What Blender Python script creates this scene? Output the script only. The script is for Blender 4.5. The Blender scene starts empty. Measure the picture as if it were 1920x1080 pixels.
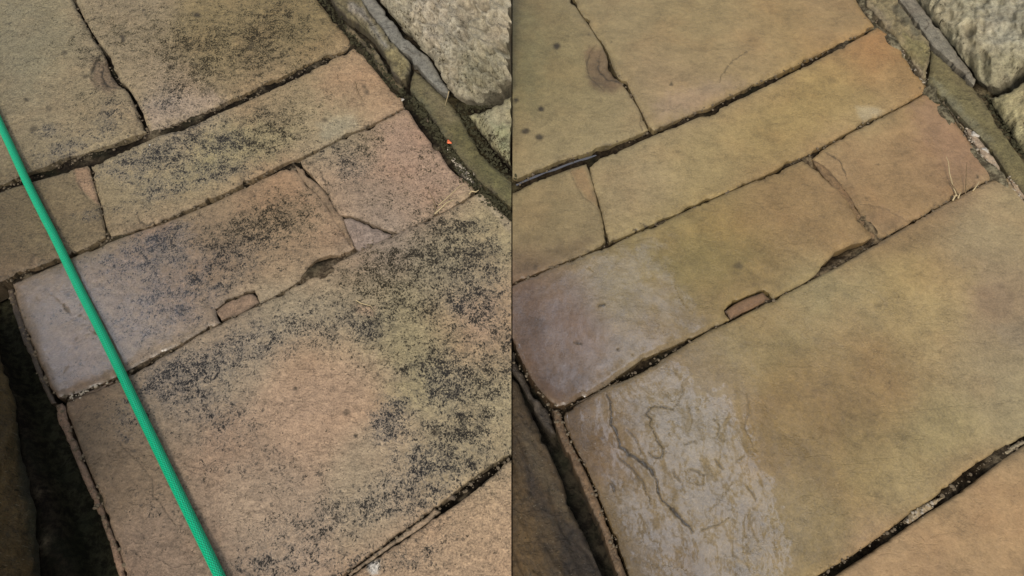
import bpy, math
import numpy as np
from mathutils import Vector
from mathutils.geometry import delaunay_2d_cdt
sc = bpy.context.scene
COL = sc.collection
# ------------------------------------------------------------------ camera
FOC, PITCH, CAMH = 1300.0, math.radians(57.5), 0.75      # focal length in photo pixels, tilt below horizontal, height
cd = bpy.data.cameras.new('camera'); cam = bpy.data.objects.new('camera', cd); COL.objects.link(cam)
cd.sensor_width = 36; cd.lens = 36*FOC/1920; cd.clip_start = 0.01; cd.clip_end = 400
cam.location = (0, 0, CAMH); cam.rotation_euler = (math.pi/2-PITCH, 0, 0)
sc.camera = cam
CP, SP = math.cos(PITCH), math.sin(PITCH)
# ------------------------------------------------------------------ world, sun, exposure
SUN_EL, SUN_AZ = math.radians(45), math.radians(189)      # azimuth clockwise from +Y
SKY_STRENGTH, GLARE_STRENGTH = 0.11, 4.2
w = bpy.data.worlds.new('World'); sc.world = w; w.use_nodes = True
nt = w.node_tree; N = nt.nodes; L = nt.links; N.clear()
def mth(nt, op, a, b=None, c=None, clamp=False):
    n = nt.nodes.new('ShaderNodeMath'); n.operation = op; n.use_clamp = clamp
    for i, v in enumerate((a, b, c)):
        if v is None: continue
        if isinstance(v, (int, float)): n.inputs[i].default_value = v
        else: nt.links.new(v, n.inputs[i])
    return n.outputs[0]
def smooth(nt, v, a, b, lo=0.0, hi=1.0):
    n = nt.nodes.new('ShaderNodeMapRange'); n.interpolation_type = 'SMOOTHSTEP'
    n.inputs['From Min'].default_value = a; n.inputs['From Max'].default_value = b
    n.inputs['To Min'].default_value = lo; n.inputs['To Max'].default_value = hi
    nt.links.new(v, n.inputs['Value']); return n.outputs[0]
sky = N.new('ShaderNodeTexSky'); sky.sky_type = 'NISHITA'; sky.sun_disc = False
sky.sun_elevation = SUN_EL; sky.sun_rotation = SUN_AZ; sky.air_density = 1.5; sky.dust_density = 4.0
hs = N.new('ShaderNodeHueSaturation'); hs.inputs['Saturation'].default_value = 0.35; L.new(sky.outputs[0], hs.inputs['Color'])
bg = N.new('ShaderNodeBackground'); bg.inputs['Strength'].default_value = SKY_STRENGTH; L.new(hs.outputs[0], bg.inputs['Color'])
# two bright sky patches added and shaped so the wet stone mirrors them as glare
tc = N.new('ShaderNodeTexCoord'); sp = N.new('ShaderNodeSeparateXYZ'); L.new(tc.outputs['Generated'], sp.inputs[0])
X, Y, Z = sp.outputs
rf = mth(nt, 'MAXIMUM', mth(nt, 'ADD', mth(nt, 'MULTIPLY', Y, CP), mth(nt, 'MULTIPLY', Z, SP)), 0.02)
ru = mth(nt, 'SUBTRACT', mth(nt, 'MULTIPLY', Y, SP), mth(nt, 'MULTIPLY', Z, CP))
gu = mth(nt, 'MULTIPLY', mth(nt, 'DIVIDE', X, rf), FOC); gv = mth(nt, 'MULTIPLY', mth(nt, 'DIVIDE', ru, rf), -FOC)
gu = mth(nt, 'ADD', gu, 960.0); gv = mth(nt, 'ADD', gv, 540.0)
up = smooth(nt, Z, 0.0, 0.05)
# added glare patch one: round
dx = mth(nt, 'DIVIDE', mth(nt, 'SUBTRACT', gu, 148), 52.0); dy = mth(nt, 'DIVIDE', mth(nt, 'SUBTRACT', gv, 622), 66.0)
rr = mth(nt, 'SQRT', mth(nt, 'ADD', mth(nt, 'MULTIPLY', dx, dx), mth(nt, 'MULTIPLY', dy, dy)))
g1 = smooth(nt, rr, 1.5, 0.0)
# added glare patch two: a long slanting band with one crisp edge
xr = mth(nt, 'ADD', smooth(nt, gv, 620, 790, 1200, 1420), smooth(nt, gv, 800, 1100, 0, 50))
xl = mth(nt, 'ADD', mth(nt, 'MULTIPLY', mth(nt, 'SUBTRACT', gv, 500), 0.36), 1000)
g2 = mth(nt, 'MULTIPLY', smooth(nt, mth(nt, 'SUBTRACT', xr, gu), -25, 15), smooth(nt, mth(nt, 'SUBTRACT', gu, xl), -30, 170))
g2 = mth(nt, 'MULTIPLY', g2, smooth(nt, gv, 440, 560)); g2 = mth(nt, 'MULTIPLY', g2, smooth(nt, gv, 1300, 1150))
gap = mth(nt, 'MULTIPLY', mth(nt, 'ADD', mth(nt, 'MULTIPLY', g1, 13.0), g2), up)  # sum of the two added glare patches
gb = N.new('ShaderNodeBackground'); gb.inputs['Color'].default_value = (0.76, 0.83, 1.0, 1)
L.new(mth(nt, 'MULTIPLY', gap, GLARE_STRENGTH), gb.inputs['Strength'])  # gap: the two added glare patches
ad = N.new('ShaderNodeAddShader'); L.new(bg.outputs[0], ad.inputs[0]); L.new(gb.outputs[0], ad.inputs[1])
wo = N.new('ShaderNodeOutputWorld'); L.new(ad.outputs[0], wo.inputs['Surface'])
sd = bpy.data.lights.new('sun', 'SUN'); sd.energy = 1.8; sd.angle = math.radians(12); sd.color = (1.0, 0.93, 0.82)
so = bpy.data.objects.new('sun', sd); COL.objects.link(so)
sdir = Vector((math.sin(SUN_AZ)*math.cos(SUN_EL), math.cos(SUN_AZ)*math.cos(SUN_EL), math.sin(SUN_EL)))
so.rotation_euler = sdir.to_track_quat('Z', 'Y').to_euler(); so.location = sdir*5
sc.view_settings.view_transform = 'Standard'; sc.view_settings.look = 'None'; sc.view_settings.gamma = 1
sc.view_settings.exposure = 0.1

# ------------------------------------------------------------------ numeric helpers
def hash2(ix, iy, seed):
    h = (ix.astype(np.int64)*374761393 + iy.astype(np.int64)*668265263 + seed*1442695041) & 0x7fffffff
    h = ((h ^ (h >> 13))*1274126177) & 0x7fffffff
    return ((h ^ (h >> 16)) & 0xffffff)/float(0xffffff)
def vnoise(x, y, seed=0):
    ix = np.floor(x); iy = np.floor(y); fx = x-ix; fy = y-iy
    fx = fx*fx*fx*(fx*(fx*6-15)+10); fy = fy*fy*fy*(fy*(fy*6-15)+10)
    a = hash2(ix, iy, seed); b = hash2(ix+1, iy, seed); c = hash2(ix, iy+1, seed); d = hash2(ix+1, iy+1, seed)
    return (a*(1-fx)+b*fx)*(1-fy)+(c*(1-fx)+d*fx)*fy
def fbm(x, y, seed=0, octs=4, gain=0.5):
    s = 0; a = 1; t = 0
    for o in range(octs):
        s = s+a*(vnoise(x*2**o+o*17.3, y*2**o-o*9.1, seed+o)-0.5)*2; t += a; a *= gain
    return s/t
def sstep(v, a, b):
    t = np.clip((v-a)/(b-a), 0, 1); return t*t*(3-2*t)
def seg_dist(P, A, B):
    """distance of points P to the polyline segments A-B, with the nearest segment and its parameter"""
    best = np.full(len(P), 1e9); bi = np.zeros(len(P), int); bt = np.zeros(len(P))
    for i in range(len(A)):
        d = B[i]-A[i]; l2 = max(d@d, 1e-9)
        t = np.clip(((P-A[i])@d)/l2, 0, 1); q = A[i]+t[:, None]*d
        r = np.hypot(P[:, 0]-q[:, 0], P[:, 1]-q[:, 1]); m = r < best
        best[m] = r[m]; bi[m] = i; bt[m] = t[m]
    return best, bi, bt
def inside(P, poly):
    c = np.zeros(len(P), bool); n = len(poly)
    for i in range(n):
        x0, y0 = poly[i]; x1, y1 = poly[(i+1) % n]
        if y0 == y1: continue
        m = ((y0 > P[:, 1]) != (y1 > P[:, 1])) & (P[:, 0] < (x1-x0)*(P[:, 1]-y0)/(y1-y0)+x0); c ^= m
    return c
def PT(s, default_w=1.5):
    out = []
    for t in s.split():
        v = [float(q) for q in t.split(',')]
        out.append((v[0], v[1], v[2] if len(v) > 2 else default_w))
    return np.array(out)
def ray(px, py):
    a = (px-960)/FOC; b = -(py-540)/FOC
    return np.stack([a, CP+b*SP, -SP+b*CP], -1)
GROUND = (np.array([0, 0, 0.0]), np.array([0, 0, 1.0]))
def on_plane(px, py, plane):
    O, Nn = plane; r = ray(np.asarray(px, float), np.asarray(py, float)); c = np.array([0, 0, CAMH])
    t = ((O-c)@Nn)/(r@Nn); return c+r*t[..., None]
def to_px(P):
    x, y, z = P[:, 0], P[:, 1], P[:, 2]-CAMH
    f = y*CP-z*SP; u = y*SP+z*CP
    return 960+FOC*x/f, 540-FOC*u/f
def lin(c):
    c = np.asarray(c, float)/255; return np.where(c <= 0.04045, c/12.92, ((c+0.055)/1.055)**2.4)

# ------------------------------------------------------------------ materials
def new_mat(name):
    m = bpy.data.materials.new(name); m.use_nodes = True; return m, m.node_tree, m.node_tree.nodes['Principled BSDF']
def noise(nt, vec, scale, detail=3, rough=0.5, dist=0.0):
    n = nt.nodes.new('ShaderNodeTexNoise'); n.inputs['Scale'].default_value = scale; n.inputs['Detail'].default_value = detail
    n.inputs['Roughness'].default_value = rough; n.inputs['Distortion'].default_value = dist
    if vec is not None: nt.links.new(vec, n.inputs['Vector'])
    return n.outputs['Fac']
def mixc(nt, f, a, b, mode='MIX'):
    n = nt.nodes.new('ShaderNodeMix'); n.data_type = 'RGBA'; n.blend_type = mode
    for k, v in ((0, f), (6, a), (7, b)):
        if isinstance(v, (int, float)): n.inputs[k].default_value = v
        elif isinstance(v, (tuple, list, np.ndarray)): n.inputs[k].default_value = tuple(v)[:3]+(1,)
        else: nt.links.new(v, n.inputs[k])
    return n.outputs[2]
def attr(nt, name):
    n = nt.nodes.new('ShaderNodeAttribute'); n.attribute_name = name; return n
def mapping(nt, rz, sx, sy, sz=1):
    t = nt.nodes.new('ShaderNodeTexCoord'); m = nt.nodes.new('ShaderNodeMapping')
    m.inputs['Rotation'].default_value = (0, 0, rz); m.inputs['Scale'].default_value = (sx, sy, sz)
    nt.links.new(t.outputs['Object'], m.inputs['Vector']); return m.outputs[0]
def bump(nt, bsdf, parts):
    s = None
    for h, k in parts:
        v = mth(nt, 'MULTIPLY', h, k); s = v if s is None else mth(nt, 'ADD', s, v)
    b = nt.nodes.new('ShaderNodeBump'); b.inputs['Strength'].default_value = 1; b.inputs['Distance'].default_value = 0.001
    nt.links.new(s, b.inputs['Height']); nt.links.new(b.outputs[0], bsdf.inputs['Normal'])
    return b
def stone_mat(name, grain=0.16, fleck=0.5, rough=0.62, bumpk=1.0, wetrough=0.2, streak=0.12, cloud=0.14, flecks=0.75, bigs=22):
    """sandstone: tone painted per vertex, black lichen grown where the lichen value is high"""
    m, nt, b = new_mat(name)
    obv = mapping(nt, 0, 1, 1); tone = attr(nt, 'tone').outputs['Color']
    lich = attr(nt, 'lichen').outputs['Fac']; dirt = attr(nt, 'dirt').outputs['Fac']; wet = attr(nt, 'wet').outputs['Fac']; blue = attr(nt, 'blue').outputs['Fac']
    n_big = noise(nt, obv, bigs, 5, 0.65, 0.4); n_fine = noise(nt, obv, 430, 3, 0.75); n_mid = noise(nt, obv, 120, 6, 0.78)
    oi_ = nt.nodes.new('ShaderNodeObjectInfo'); vr_ = nt.nodes.new('ShaderNodeVectorRotate'); vr_.rotation_type = 'Z_AXIS'
    nt.links.new(obv, vr_.inputs['Vector']); nt.links.new(mth(nt, 'MULTIPLY', oi_.outputs['Random'], 3.1), vr_.inputs['Angle'])
    vs2_ = nt.nodes.new('ShaderNodeVectorMath'); vs2_.operation = 'MULTIPLY'; vs2_.inputs[1].default_value = (130, 420, 1); nt.links.new(vr_.outputs[0], vs2_.inputs[0])
    n_str = noise(nt, vs2_.outputs[0], 1, 4, 0.7)
    k = mth(nt, 'ADD', 1.0, mth(nt, 'MULTIPLY', mth(nt, 'SUBTRACT', n_big, 0.5), cloud*2))
    k = mth(nt, 'ADD', k, mth(nt, 'MULTIPLY', mth(nt, 'SUBTRACT', n_fine, 0.5), mth(nt, 'MULTIPLY', mth(nt, 'ADD', 0.7, mth(nt, 'MULTIPLY', oi_.outputs['Random'], 0.6)), grain*2)))
    k = mth(nt, 'ADD', k, mth(nt, 'MULTIPLY', mth(nt, 'SUBTRACT', noise(nt, obv, 48, 6, 0.7, 0.8), 0.5), cloud*1.2))
    k = mth(nt, 'ADD', k, mth(nt, 'MULTIPLY', mth(nt, 'SUBTRACT', n_mid, 0.5), grain*2))
    k = mth(nt, 'ADD', k, mth(nt, 'MULTIPLY', mth(nt, 'SUBTRACT', n_str, 0.5), streak*2))
    vm = nt.nodes.new('ShaderNodeVectorMath'); vm.operation = 'SCALE'; nt.links.new(tone, vm.inputs[0]); nt.links.new(k, vm.inputs['Scale'])
    col = vm.outputs[0]
    # hue drift between ochre and pinkish grey
    col = mixc(nt, smooth(nt, noise(nt, obv, 13, 3, 0.5), 0.45, 0.7, 0, 0.25), col, mixc(nt, 1.0, col, (1.12, 0.94, 0.86), 'MULTIPLY'))
    # pale flecks
    col = mixc(nt, mth(nt, 'MULTIPLY', smooth(nt, noise(nt, mapping(nt, math.radians(-30), 330, 700), 1, 2, 0.5, 0.6), 0.66, 0.78), fleck*0.35), col, (0.5, 0.45, 0.34))
    # lichen
    n1 = noise(nt, mapping(nt, math.radians(35), 470, 350), 1, 5, 0.68, 0.9); n2 = noise(nt, obv, 80, 6, 0.72, 0.5)
    val = mth(nt, 'ADD', mth(nt, 'MULTIPLY', n1, 0.60), mth(nt, 'MULTIPLY', n2, 0.40))
    thr = mth(nt, 'SUBTRACT', 0.608, mth(nt, 'MULTIPLY', mth(nt, 'MINIMUM', lich, 1.1), 0.112))
    dif = mth(nt, 'SUBTRACT', val, thr)
    msk = mth(nt, 'MULTIPLY', smooth(nt, dif, -0.015, 0.05), smooth(nt, lich, 0.0, 0.12))
    halo = mth(nt, 'MULTIPLY', smooth(nt, dif, -0.09, 0.03), smooth(nt, lich, 0.05, 0.9))
    lc = mixc(nt, blue, (0.018, 0.013, 0.006), (0.013, 0.014, 0.018))
    lc = mixc(nt, mth(nt, 'MULTIPLY', noise(nt, obv, 300, 3, 0.6), 0.12), lc, (0.14, 0.12, 0.08))
    col = mixc(nt, mth(nt, 'MULTIPLY', halo, 0.5), col, mixc(nt, blue, (0.12, 0.10, 0.045), (0.14, 0.14, 0.15)))
    col = mixc(nt, mth(nt, 'MULTIPLY', msk, 0.98), col, lc)
    # round lichen spots, two sizes
    for vs_, cut_, str_ in ((78, 0.74, 0.75), (165, 0.58, 0.6)):
        vo = nt.nodes.new('ShaderNodeTexVoronoi'); vo.inputs['Scale'].default_value = vs_
        dv = nt.nodes.new('ShaderNodeVectorMath'); dv.operation = 'ADD'; sc_ = nt.nodes.new('ShaderNodeVectorMath'); sc_.operation = 'SCALE'
        nn = nt.nodes.new('ShaderNodeTexNoise'); nn.inputs['Scale'].default_value = 300; nn.inputs['Detail'].default_value = 3; nt.links.new(obv, nn.inputs['Vector'])
        nt.links.new(nn.outputs['Color'], sc_.inputs[0]); sc_.inputs['Scale'].default_value = 0.9/vs_
        nt.links.new(obv, dv.inputs[0]); nt.links.new(sc_.outputs[0], dv.inputs[1]); nt.links.new(dv.outputs[0], vo.inputs['Vector'])
        rs = nt.nodes.new('ShaderNodeSeparateColor'); nt.links.new(vo.outputs['Color'], rs.inputs[0])
        rad = mth(nt, 'MULTIPLY', mth(nt, 'SUBTRACT', rs.outputs[0], cut_), 0.9)
        spot = smooth(nt, mth(nt, 'SUBTRACT', vo.outputs['Distance'], rad), 0.04, -0.06)
        spot = mth(nt, 'MULTIPLY', spot, smooth(nt, lich, 0.06, 0.42))
        col = mixc(nt, mth(nt, 'MULTIPLY', spot, str_), col, lc)
    # isolated flecks
    fl = smooth(nt, noise(nt, mapping(nt, math.radians(20), 420, 640), 1, 3, 0.55, 0.9), 0.635, 0.69)
    fl = mth(nt, 'MULTIPLY', fl, smooth(nt, noise(nt, obv, 40, 3, 0.6), 0.42, 0.6))
    col = mixc(nt, mth(nt, 'MULTIPLY', fl, flecks), col, (0.05, 0.032, 0.014))
    # soil and algae stain beside the joints
    dn = mth(nt, 'MULTIPLY', dirt, mth(nt, 'ADD', 0.45, n_mid), None, True)
    col = mixc(nt, dn, col, mixc(nt, n_mid, (0.022, 0.016, 0.010), (0.055, 0.042, 0.024)))
    # wet stone is darker; the wet value also carries some painted vignette
    col = mixc(nt, mth(nt, 'MULTIPLY', wet, 0.25), col, mixc(nt, 1.0, col, (0.66, 0.62, 0.58), 'MULTIPLY'))
    nt.links.new(col, b.inputs['Base Color'])
    fsoft = smooth(nt, wet, 0.28, 0.95)
    vein = mth(nt, 'ABSOLUTE', mth(nt, 'SUBTRACT', noise(nt, mapping(nt, math.radians(-22), 46, 20), 1, 7, 0.62, 0.35), 0.5))
    isl = noise(nt, mapping(nt, math.radians(-22), 60, 34), 1, 8, 0.7, 0.5)
    film = mth(nt, 'MULTIPLY', smooth(nt, vein, 0.004, 0.022), smooth(nt, isl, 0.385, 0.45))
    film = mth(nt, 'MULTIPLY', film, mth(nt, 'ADD', 0.72, mth(nt, 'MULTIPLY', n_mid, 0.5)))
    pk = smooth(nt, wet, 0.86, 0.97); film = mth(nt, 'ADD', mth(nt, 'MULTIPLY', film, pk), mth(nt, 'MULTIPLY', mth(nt, 'MULTIPLY', fsoft, 1.15), mth(nt, 'SUBTRACT', 1.0, pk)))
    r = mth(nt, 'ADD', rough, mth(nt, 'MULTIPLY', mth(nt, 'SUBTRACT', n_mid, 0.5), 0.25))
    r = mth(nt, 'SUBTRACT', r, mth(nt, 'MULTIPLY', wet, 0.22))
    nt.links.new(r, b.inputs['Roughness']); nt.links.new(mth(nt, 'SUBTRACT', 0.42, mth(nt, 'MULTIPLY', msk, 0.32)), b.inputs['Specular IOR Level'])
    nt.links.new(film, b.inputs['Coat Weight']); b.inputs['Coat Roughness'].default_value = wetrough; b.inputs['Coat IOR'].default_value = 1.5
    # thin bedding ledges where the stone has split
    led = smooth(nt, noise(nt, mapping(nt, math.radians(-28), 9, 19), 1, 8, 0.6, 0.3), 0.500, 0.512)
    led2 = smooth(nt, noise(nt, mapping(nt, math.radians(-28), 14, 26), 1.3, 8, 0.62, 0.3), 0.60, 0.609)
    bm_ = bump(nt, b, [(led, 0.22*bumpk), (led2, 0.26*bumpk), (n_fine, 0.10*bumpk), (n_mid, 0.55*bumpk), (noise(nt, obv, 75, 4, 0.6, 0.4), 1.1*bumpk), (msk, -0.05*bumpk), (n_str, 0.18*bumpk)])
    # the water film evens out the finest grain
    bc = nt.nodes.new('ShaderNodeBump'); bc.inputs['Distance'].default_value = 0.001
    nt.links.new(mth(nt, 'ADD', mth(nt, 'MULTIPLY', n_mid, 0.09), mth(nt, 'MULTIPLY', noise(nt, obv, 75, 4, 0.6, 0.4), 0.17)), bc.inputs['Height'])
    nt.links.new(bc.outputs[0], b.inputs['Coat Normal'])
    return m
M_SLAB = stone_mat('lichened sandstone', grain=0.95, bumpk=2.2, wetrough=0.27, streak=0.3, cloud=0.36)
M_CLEAN = stone_mat('washed sandstone', grain=0.45, fleck=0.6, rough=0.42, bumpk=0.95, wetrough=0.19, streak=0.2, cloud=0.5, flecks=0.2)
M_ROCK = stone_mat('rough rock', grain=0.7, fleck=1.2, rough=0.8, bumpk=3.0, streak=0.3, cloud=0.7, bigs=60)
M_MASON = stone_mat('weathered masonry', grain=0.75, fleck=0.8, rough=0.75, bumpk=2.6, streak=0.5, cloud=0.6, flecks=0.9, bigs=70)
def soil_mat():
    m, nt, b = new_mat('damp soil'); v = mapping(nt, 0, 1, 1); tone = attr(nt, 'tone').outputs['Color']
    a = noise(nt, v, 120, 5, 0.7); c = noise(nt, v, 20, 4, 0.6)
    col = mixc(nt, smooth(nt, a, 0.40, 0.62), mixc(nt, 1.0, tone, (0.45, 0.42, 0.4), 'MULTIPLY'), mixc(nt, 1.0, tone, (1.5, 1.5, 1.45), 'MULTIPLY')); col = mixc(nt, smooth(nt, c, 0.5, 0.66, 0, 0.4), col, (0.012, 0.015, 0.007))
    nt.links.new(col, b.inputs['Base Color']); b.inputs['Roughness'].default_value = 0.8
    b.inputs['Specular IOR Level'].default_value = 0.1
    bump(nt, b, [(a, 3.0), (noise(nt, v, 420, 3, 0.6), 0.8)]); return m
M_SOIL = soil_mat()
def simple(name, c, rough=0.6, var=0.25, scale=150, spec=0.4, bumpk=0.6):
    m, nt, b = new_mat(name); v = mapping(nt, 0, 1, 1); n = noise(nt, v, scale, 4, 0.65)
    c = np.array(c); col = mixc(nt, n, tuple(c*(1-var)), tuple(np.minimum(c*(1+var), 1)))
    nt.links.new(col, b.inputs['Base Color']); b.inputs['Roughness'].default_value = rough; b.inputs['Specular IOR Level'].default_value = spec
    bump(nt, b, [(n, bumpk), (noise(nt, v, scale*5, 2), bumpk*0.3)]); return m

# ------------------------------------------------------------------ stone builder
TONES = {  # slab tones by position, vignette shade included towards the left
 'L': [(60, 60, 142, 130, 98), (230, 60, 148, 130, 100), (420, 90, 142, 122, 80), (560, 60, 138, 118, 76), (340, 200, 170, 146, 122), (500, 150, 150, 125, 92), (100, 250, 150, 134, 102), (230, 220, 150, 132, 98),
       (60, 420, 118, 102, 72), (160, 400, 134, 116, 84), (250, 330, 152, 136, 102), (380, 290, 160, 146, 104), (540, 210, 166, 144, 106), (680, 150, 172, 140, 104), (620, 240, 160, 146, 112),
       (60, 580, 128, 106, 82), (150, 560, 132, 110, 88), (120, 690, 128, 104, 82), (280, 500, 136, 114, 92), (420, 420, 148, 122, 94), (520, 370, 160, 128, 94), (560, 440, 152, 124, 92), (380, 580, 146, 122, 98), (600, 440, 160, 130, 100),
       (640, 340, 168, 140, 116), (760, 290, 172, 138, 112), (820, 350, 174, 142, 118), (700, 420, 150, 132, 116),
       (180, 800, 120, 100, 76), (250, 850, 126, 104, 82), (300, 760, 142, 124, 104), (420, 660, 156, 140, 116), (560, 560, 160, 144, 116), (660, 600, 162, 146, 116), (620, 700, 180, 144, 112), (560, 780, 176, 144, 116), (420, 850, 158, 132, 108),
       (500, 950, 164, 140, 116), (720, 900, 166, 146, 118), (860, 880, 166, 148, 112), (900, 600, 174, 142, 108), (760, 640, 160, 146, 106), (860, 500, 156, 142, 112), (900, 420, 164, 148, 108), (930, 760, 164, 148, 112), (350, 1040, 140, 116, 96), (900, 980, 180, 146, 112), (800, 1060, 168, 138, 108)],
 'R': [(1020, 60, 136, 122, 84), (1060, 160, 136, 122, 82), (1150, 30, 148, 130, 92), (1300, 60, 150, 130, 88), (1480, 60, 158, 132, 86), (1260, 160, 158, 134, 98), (1400, 130, 156, 132, 92), (1560, 40, 158, 130, 86), (1060, 260, 146, 130, 92), (1150, 230, 146, 130, 92),
       (1020, 400, 138, 120, 82), (1090, 430, 140, 122, 86), (1200, 350, 160, 140, 102), (1320, 300, 158, 138, 92), (1450, 230, 160, 136, 84), (1560, 170, 164, 134, 76), (1650, 110, 166, 126, 78), (1680, 170, 160, 128, 82), (1620, 220, 168, 150, 106),
       (1010, 560, 124, 98, 76), (1060, 680, 118, 92, 70), (1200, 520, 138, 120, 76), (1260, 480, 138, 122, 74), (1350, 460, 140, 118, 66), (1450, 380, 146, 118, 76), (1560, 420, 148, 120, 78), (1400, 530, 140, 116, 72), (1260, 600, 132, 112, 78),
       (1640, 340, 152, 120, 80), (1760, 270, 156, 122, 86), (1800, 310, 152, 120, 86), (1600, 300, 154, 124, 86), (1700, 380, 148, 120, 80),
       (1100, 850, 118, 92, 62), (1180, 900, 128, 108, 72), (1180, 740, 130, 112, 80), (1300, 760, 136, 120, 88), (1430, 640, 146, 128, 84), (1550, 560, 152, 138, 96), (1600, 620, 158, 136, 92), (1720, 560, 168, 144, 92), (1500, 740, 140, 112, 62), (1480, 850, 134, 110, 62),
       (1640, 720, 142, 114, 70), (1600, 840, 144, 122, 76), (1760, 680, 164, 142, 98), (1850, 560, 156, 132, 100), (1860, 700, 158, 140, 106), (1780, 800, 154, 138, 92), (1850, 440, 158, 140, 104), (1900, 380, 168, 148, 108), (1700, 900, 158, 138, 92), (1500, 960, 142, 122, 80), (1350, 960, 136, 118, 84), (1250, 1040, 128, 108, 76), (1900, 760, 156, 142, 104),
       (1850, 920, 170, 136, 94), (1700, 1040, 160, 128, 90)]}
# lichen colonies on the untreated paving: x, y, rx, ry, tilt, amount, blueness
LICHEN = [(400, 70, 120, 60, 0, .55, 0), (340, 120, 60, 50, 0, .6, 0), (480, 120, 80, 55, -20, .5, 0), (300, 190, 40, 20, -20, .6, 1), (520, 60, 60, 40, 0, .5, 0), (560, 20, 60, 40, 0, .3, 0), (230, 35, 50, 50, 0, .2, 0),
 (180, 60, 60, 40, 0, .25, 0), (165, 100, 25, 20, 0, .45, .3), (180, 195, 50, 40, 0, .45, .2), (130, 275, 60, 20, -20, .6, 1), (200, 222, 18, 25, 0, .75, 1), (60, 40, 80, 60, 0, .15, 0), (90, 245, 20, 10, 0, .6, 1),
 (250, 310, 60, 22, -20, .95, 1), (330, 280, 60, 30, -20, .8, .8), (360, 330, 60, 22, -20, .75, .8), (425, 268, 28, 16, -10, .95, 1), (300, 360, 50, 20, -20, .5, 1), (500, 262, 55, 28, -20, .9, .2), (470, 225, 60, 20, -20, .55, .3), (540, 230, 40, 25, -20, .6, 0), (440, 320, 50, 16, -20, .6, .9), (600, 180, 50, 25, -20, .3, 0), (230, 395, 30, 25, 0, .3, 1), (160, 405, 25, 12, 0, .45, 1), (370, 235, 50, 20, -20, .55, .8),
 (530, 405, 75, 38, -15, .85, .1), (470, 430, 50, 25, -15, .7, .2), (430, 480, 60, 20, -25, .75, .8), (300, 445, 40, 16, -20, .9, 1), (280, 480, 60, 26, -20, .6, 1), (400, 530, 80, 30, -25, .6, .7), (300, 570, 80, 40, -20, .45, .9), (330, 480, 110, 60, -20, .4, .5), (560, 470, 60, 20, -30, .35, .5), (200, 490, 35, 18, 0, .35, 1), (260, 620, 60, 30, -20, .35, .8), (130, 590, 80, 50, 0, .25, .8), (340, 600, 25, 15, 0, .5, 1), (150, 700, 50, 20, 0, .3, .7),
 (690, 270, 36, 22, -20, .6, 0), (660, 310, 35, 30, 0, .6, .7), (780, 320, 60, 40, 0, .3, 0), (730, 380, 40, 20, 0, .3, 0), (600, 290, 30, 20, 0, .4, .5), (830, 300, 40, 40, 0, .2, 0), (790, 250, 30, 20, 0, .2, 0),
 (840, 430, 55, 35, 20, .95, .3), (800, 490, 60, 32, 0, .9, .4), (720, 495, 60, 30, -10, .95, .1), (700, 540, 70, 28, 0, .6, .1), (880, 480, 50, 50, 30, .9, .6), (900, 560, 50, 40, 0, .85, .8), (780, 575, 35, 20, 0, .85, .3), (720, 590, 20, 14, 0, .85, .4), (860, 575, 16, 10, 0, .9, 1), (640, 600, 50, 30, 0, .55, .7), (560, 610, 60, 40, -20, .5, .6), (480, 640, 60, 40, -20, .6, 1), (690, 620, 20, 14, 0, .8, .8), (830, 715, 30, 30, 0, 1.15, 1), (820, 690, 60, 26, 0, .75, .5), (740, 770, 32, 26, 0, .85, 1), (720, 810, 24, 26, 0, .75, 1), (830, 800, 60, 50, 0, .6, .5), (800, 880, 50, 45, 0, .8, 1), (760, 930, 60, 40, 0, .6, .7), (700, 940, 30, 20, 0, .6, .7), (890, 800, 50, 40, 0, .5, .5), (930, 650, 40, 60, 0, .7, .5), (800, 640, 90, 60, 0, .5, .2), (920, 730, 40, 40, 0, .55, .4), (900, 860, 50, 30, 0, .5, .6), (380, 680, 50, 25, -25, .6, 1), (330, 700, 50, 30, -20, .65, 1), (280, 720, 40, 30, 0, .5, 1), (250, 800, 40, 30, 0, .45, 1), (360, 740, 60, 50, 0, .5, .9), (200, 760, 50, 40, 0, .25, .8), (420, 750, 60, 60, 0, .35, .8), (440, 850, 70, 60, 0, .28, .8), (540, 880, 60, 50, 0, .22, .6), (640, 960, 60, 40, 0, .5, .6), (560, 1000, 90, 40, 0, .35, .7), (600, 1060, 120, 30, 0, .55, .7), (480, 1060, 60, 40, 0, .4, .8), (850, 1000, 80, 50, 0, .25, .5), (300, 950, 60, 80, 0, .25, .8), (930, 900, 30, 30, 0, .3, .3), (780, 1040, 60, 30, 0, .4, .5), (650, 660, 40, 30, 0, .35, .4)]
def tones_at(side, P, base, mixb, extra=()):
    acc = np.zeros((len(P), 3)); wt = np.zeros(len(P))+1e-6; acc += 1e-6*np.array(base)
    if side in TONES and mixb < 1:
        for (x, y, r, g, b_) in TONES[side]:
            k = np.exp(-((P[:, 0]-x)**2+(P[:, 1]-y)**2)/(2*52.0**2)); acc += k[:, None]*np.array((r, g, b_)); wt += k
    c = acc/wt[:, None]; c = c*(1-mixb)+np.array(base)*mixb
    gry = c.mean(1, keepdims=True); c = gry+(c-gry)*(0.93 if side == 'L' else 0.97)
    for (poly, rgb, f, a) in extra:
        pl = PT(poly)[:, :2]; ins = inside(P, pl); d, _, _ = seg_dist(P, pl, np.roll(pl, -1, 0)); sd_ = np.where(ins, d, -d)+fbm(P[:, 0]/9, P[:, 1]/9, 5, 3)*f*0.8
        rgb = np.array(rgb, float); rgb = rgb.mean()+(rgb-rgb.mean())*0.8; k = (sstep(sd_, -f, f)*a*0.9)[:, None]; c = c*(1-k)+rgb*k
    return c
GAIN = 0.86
ALL = []
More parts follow.
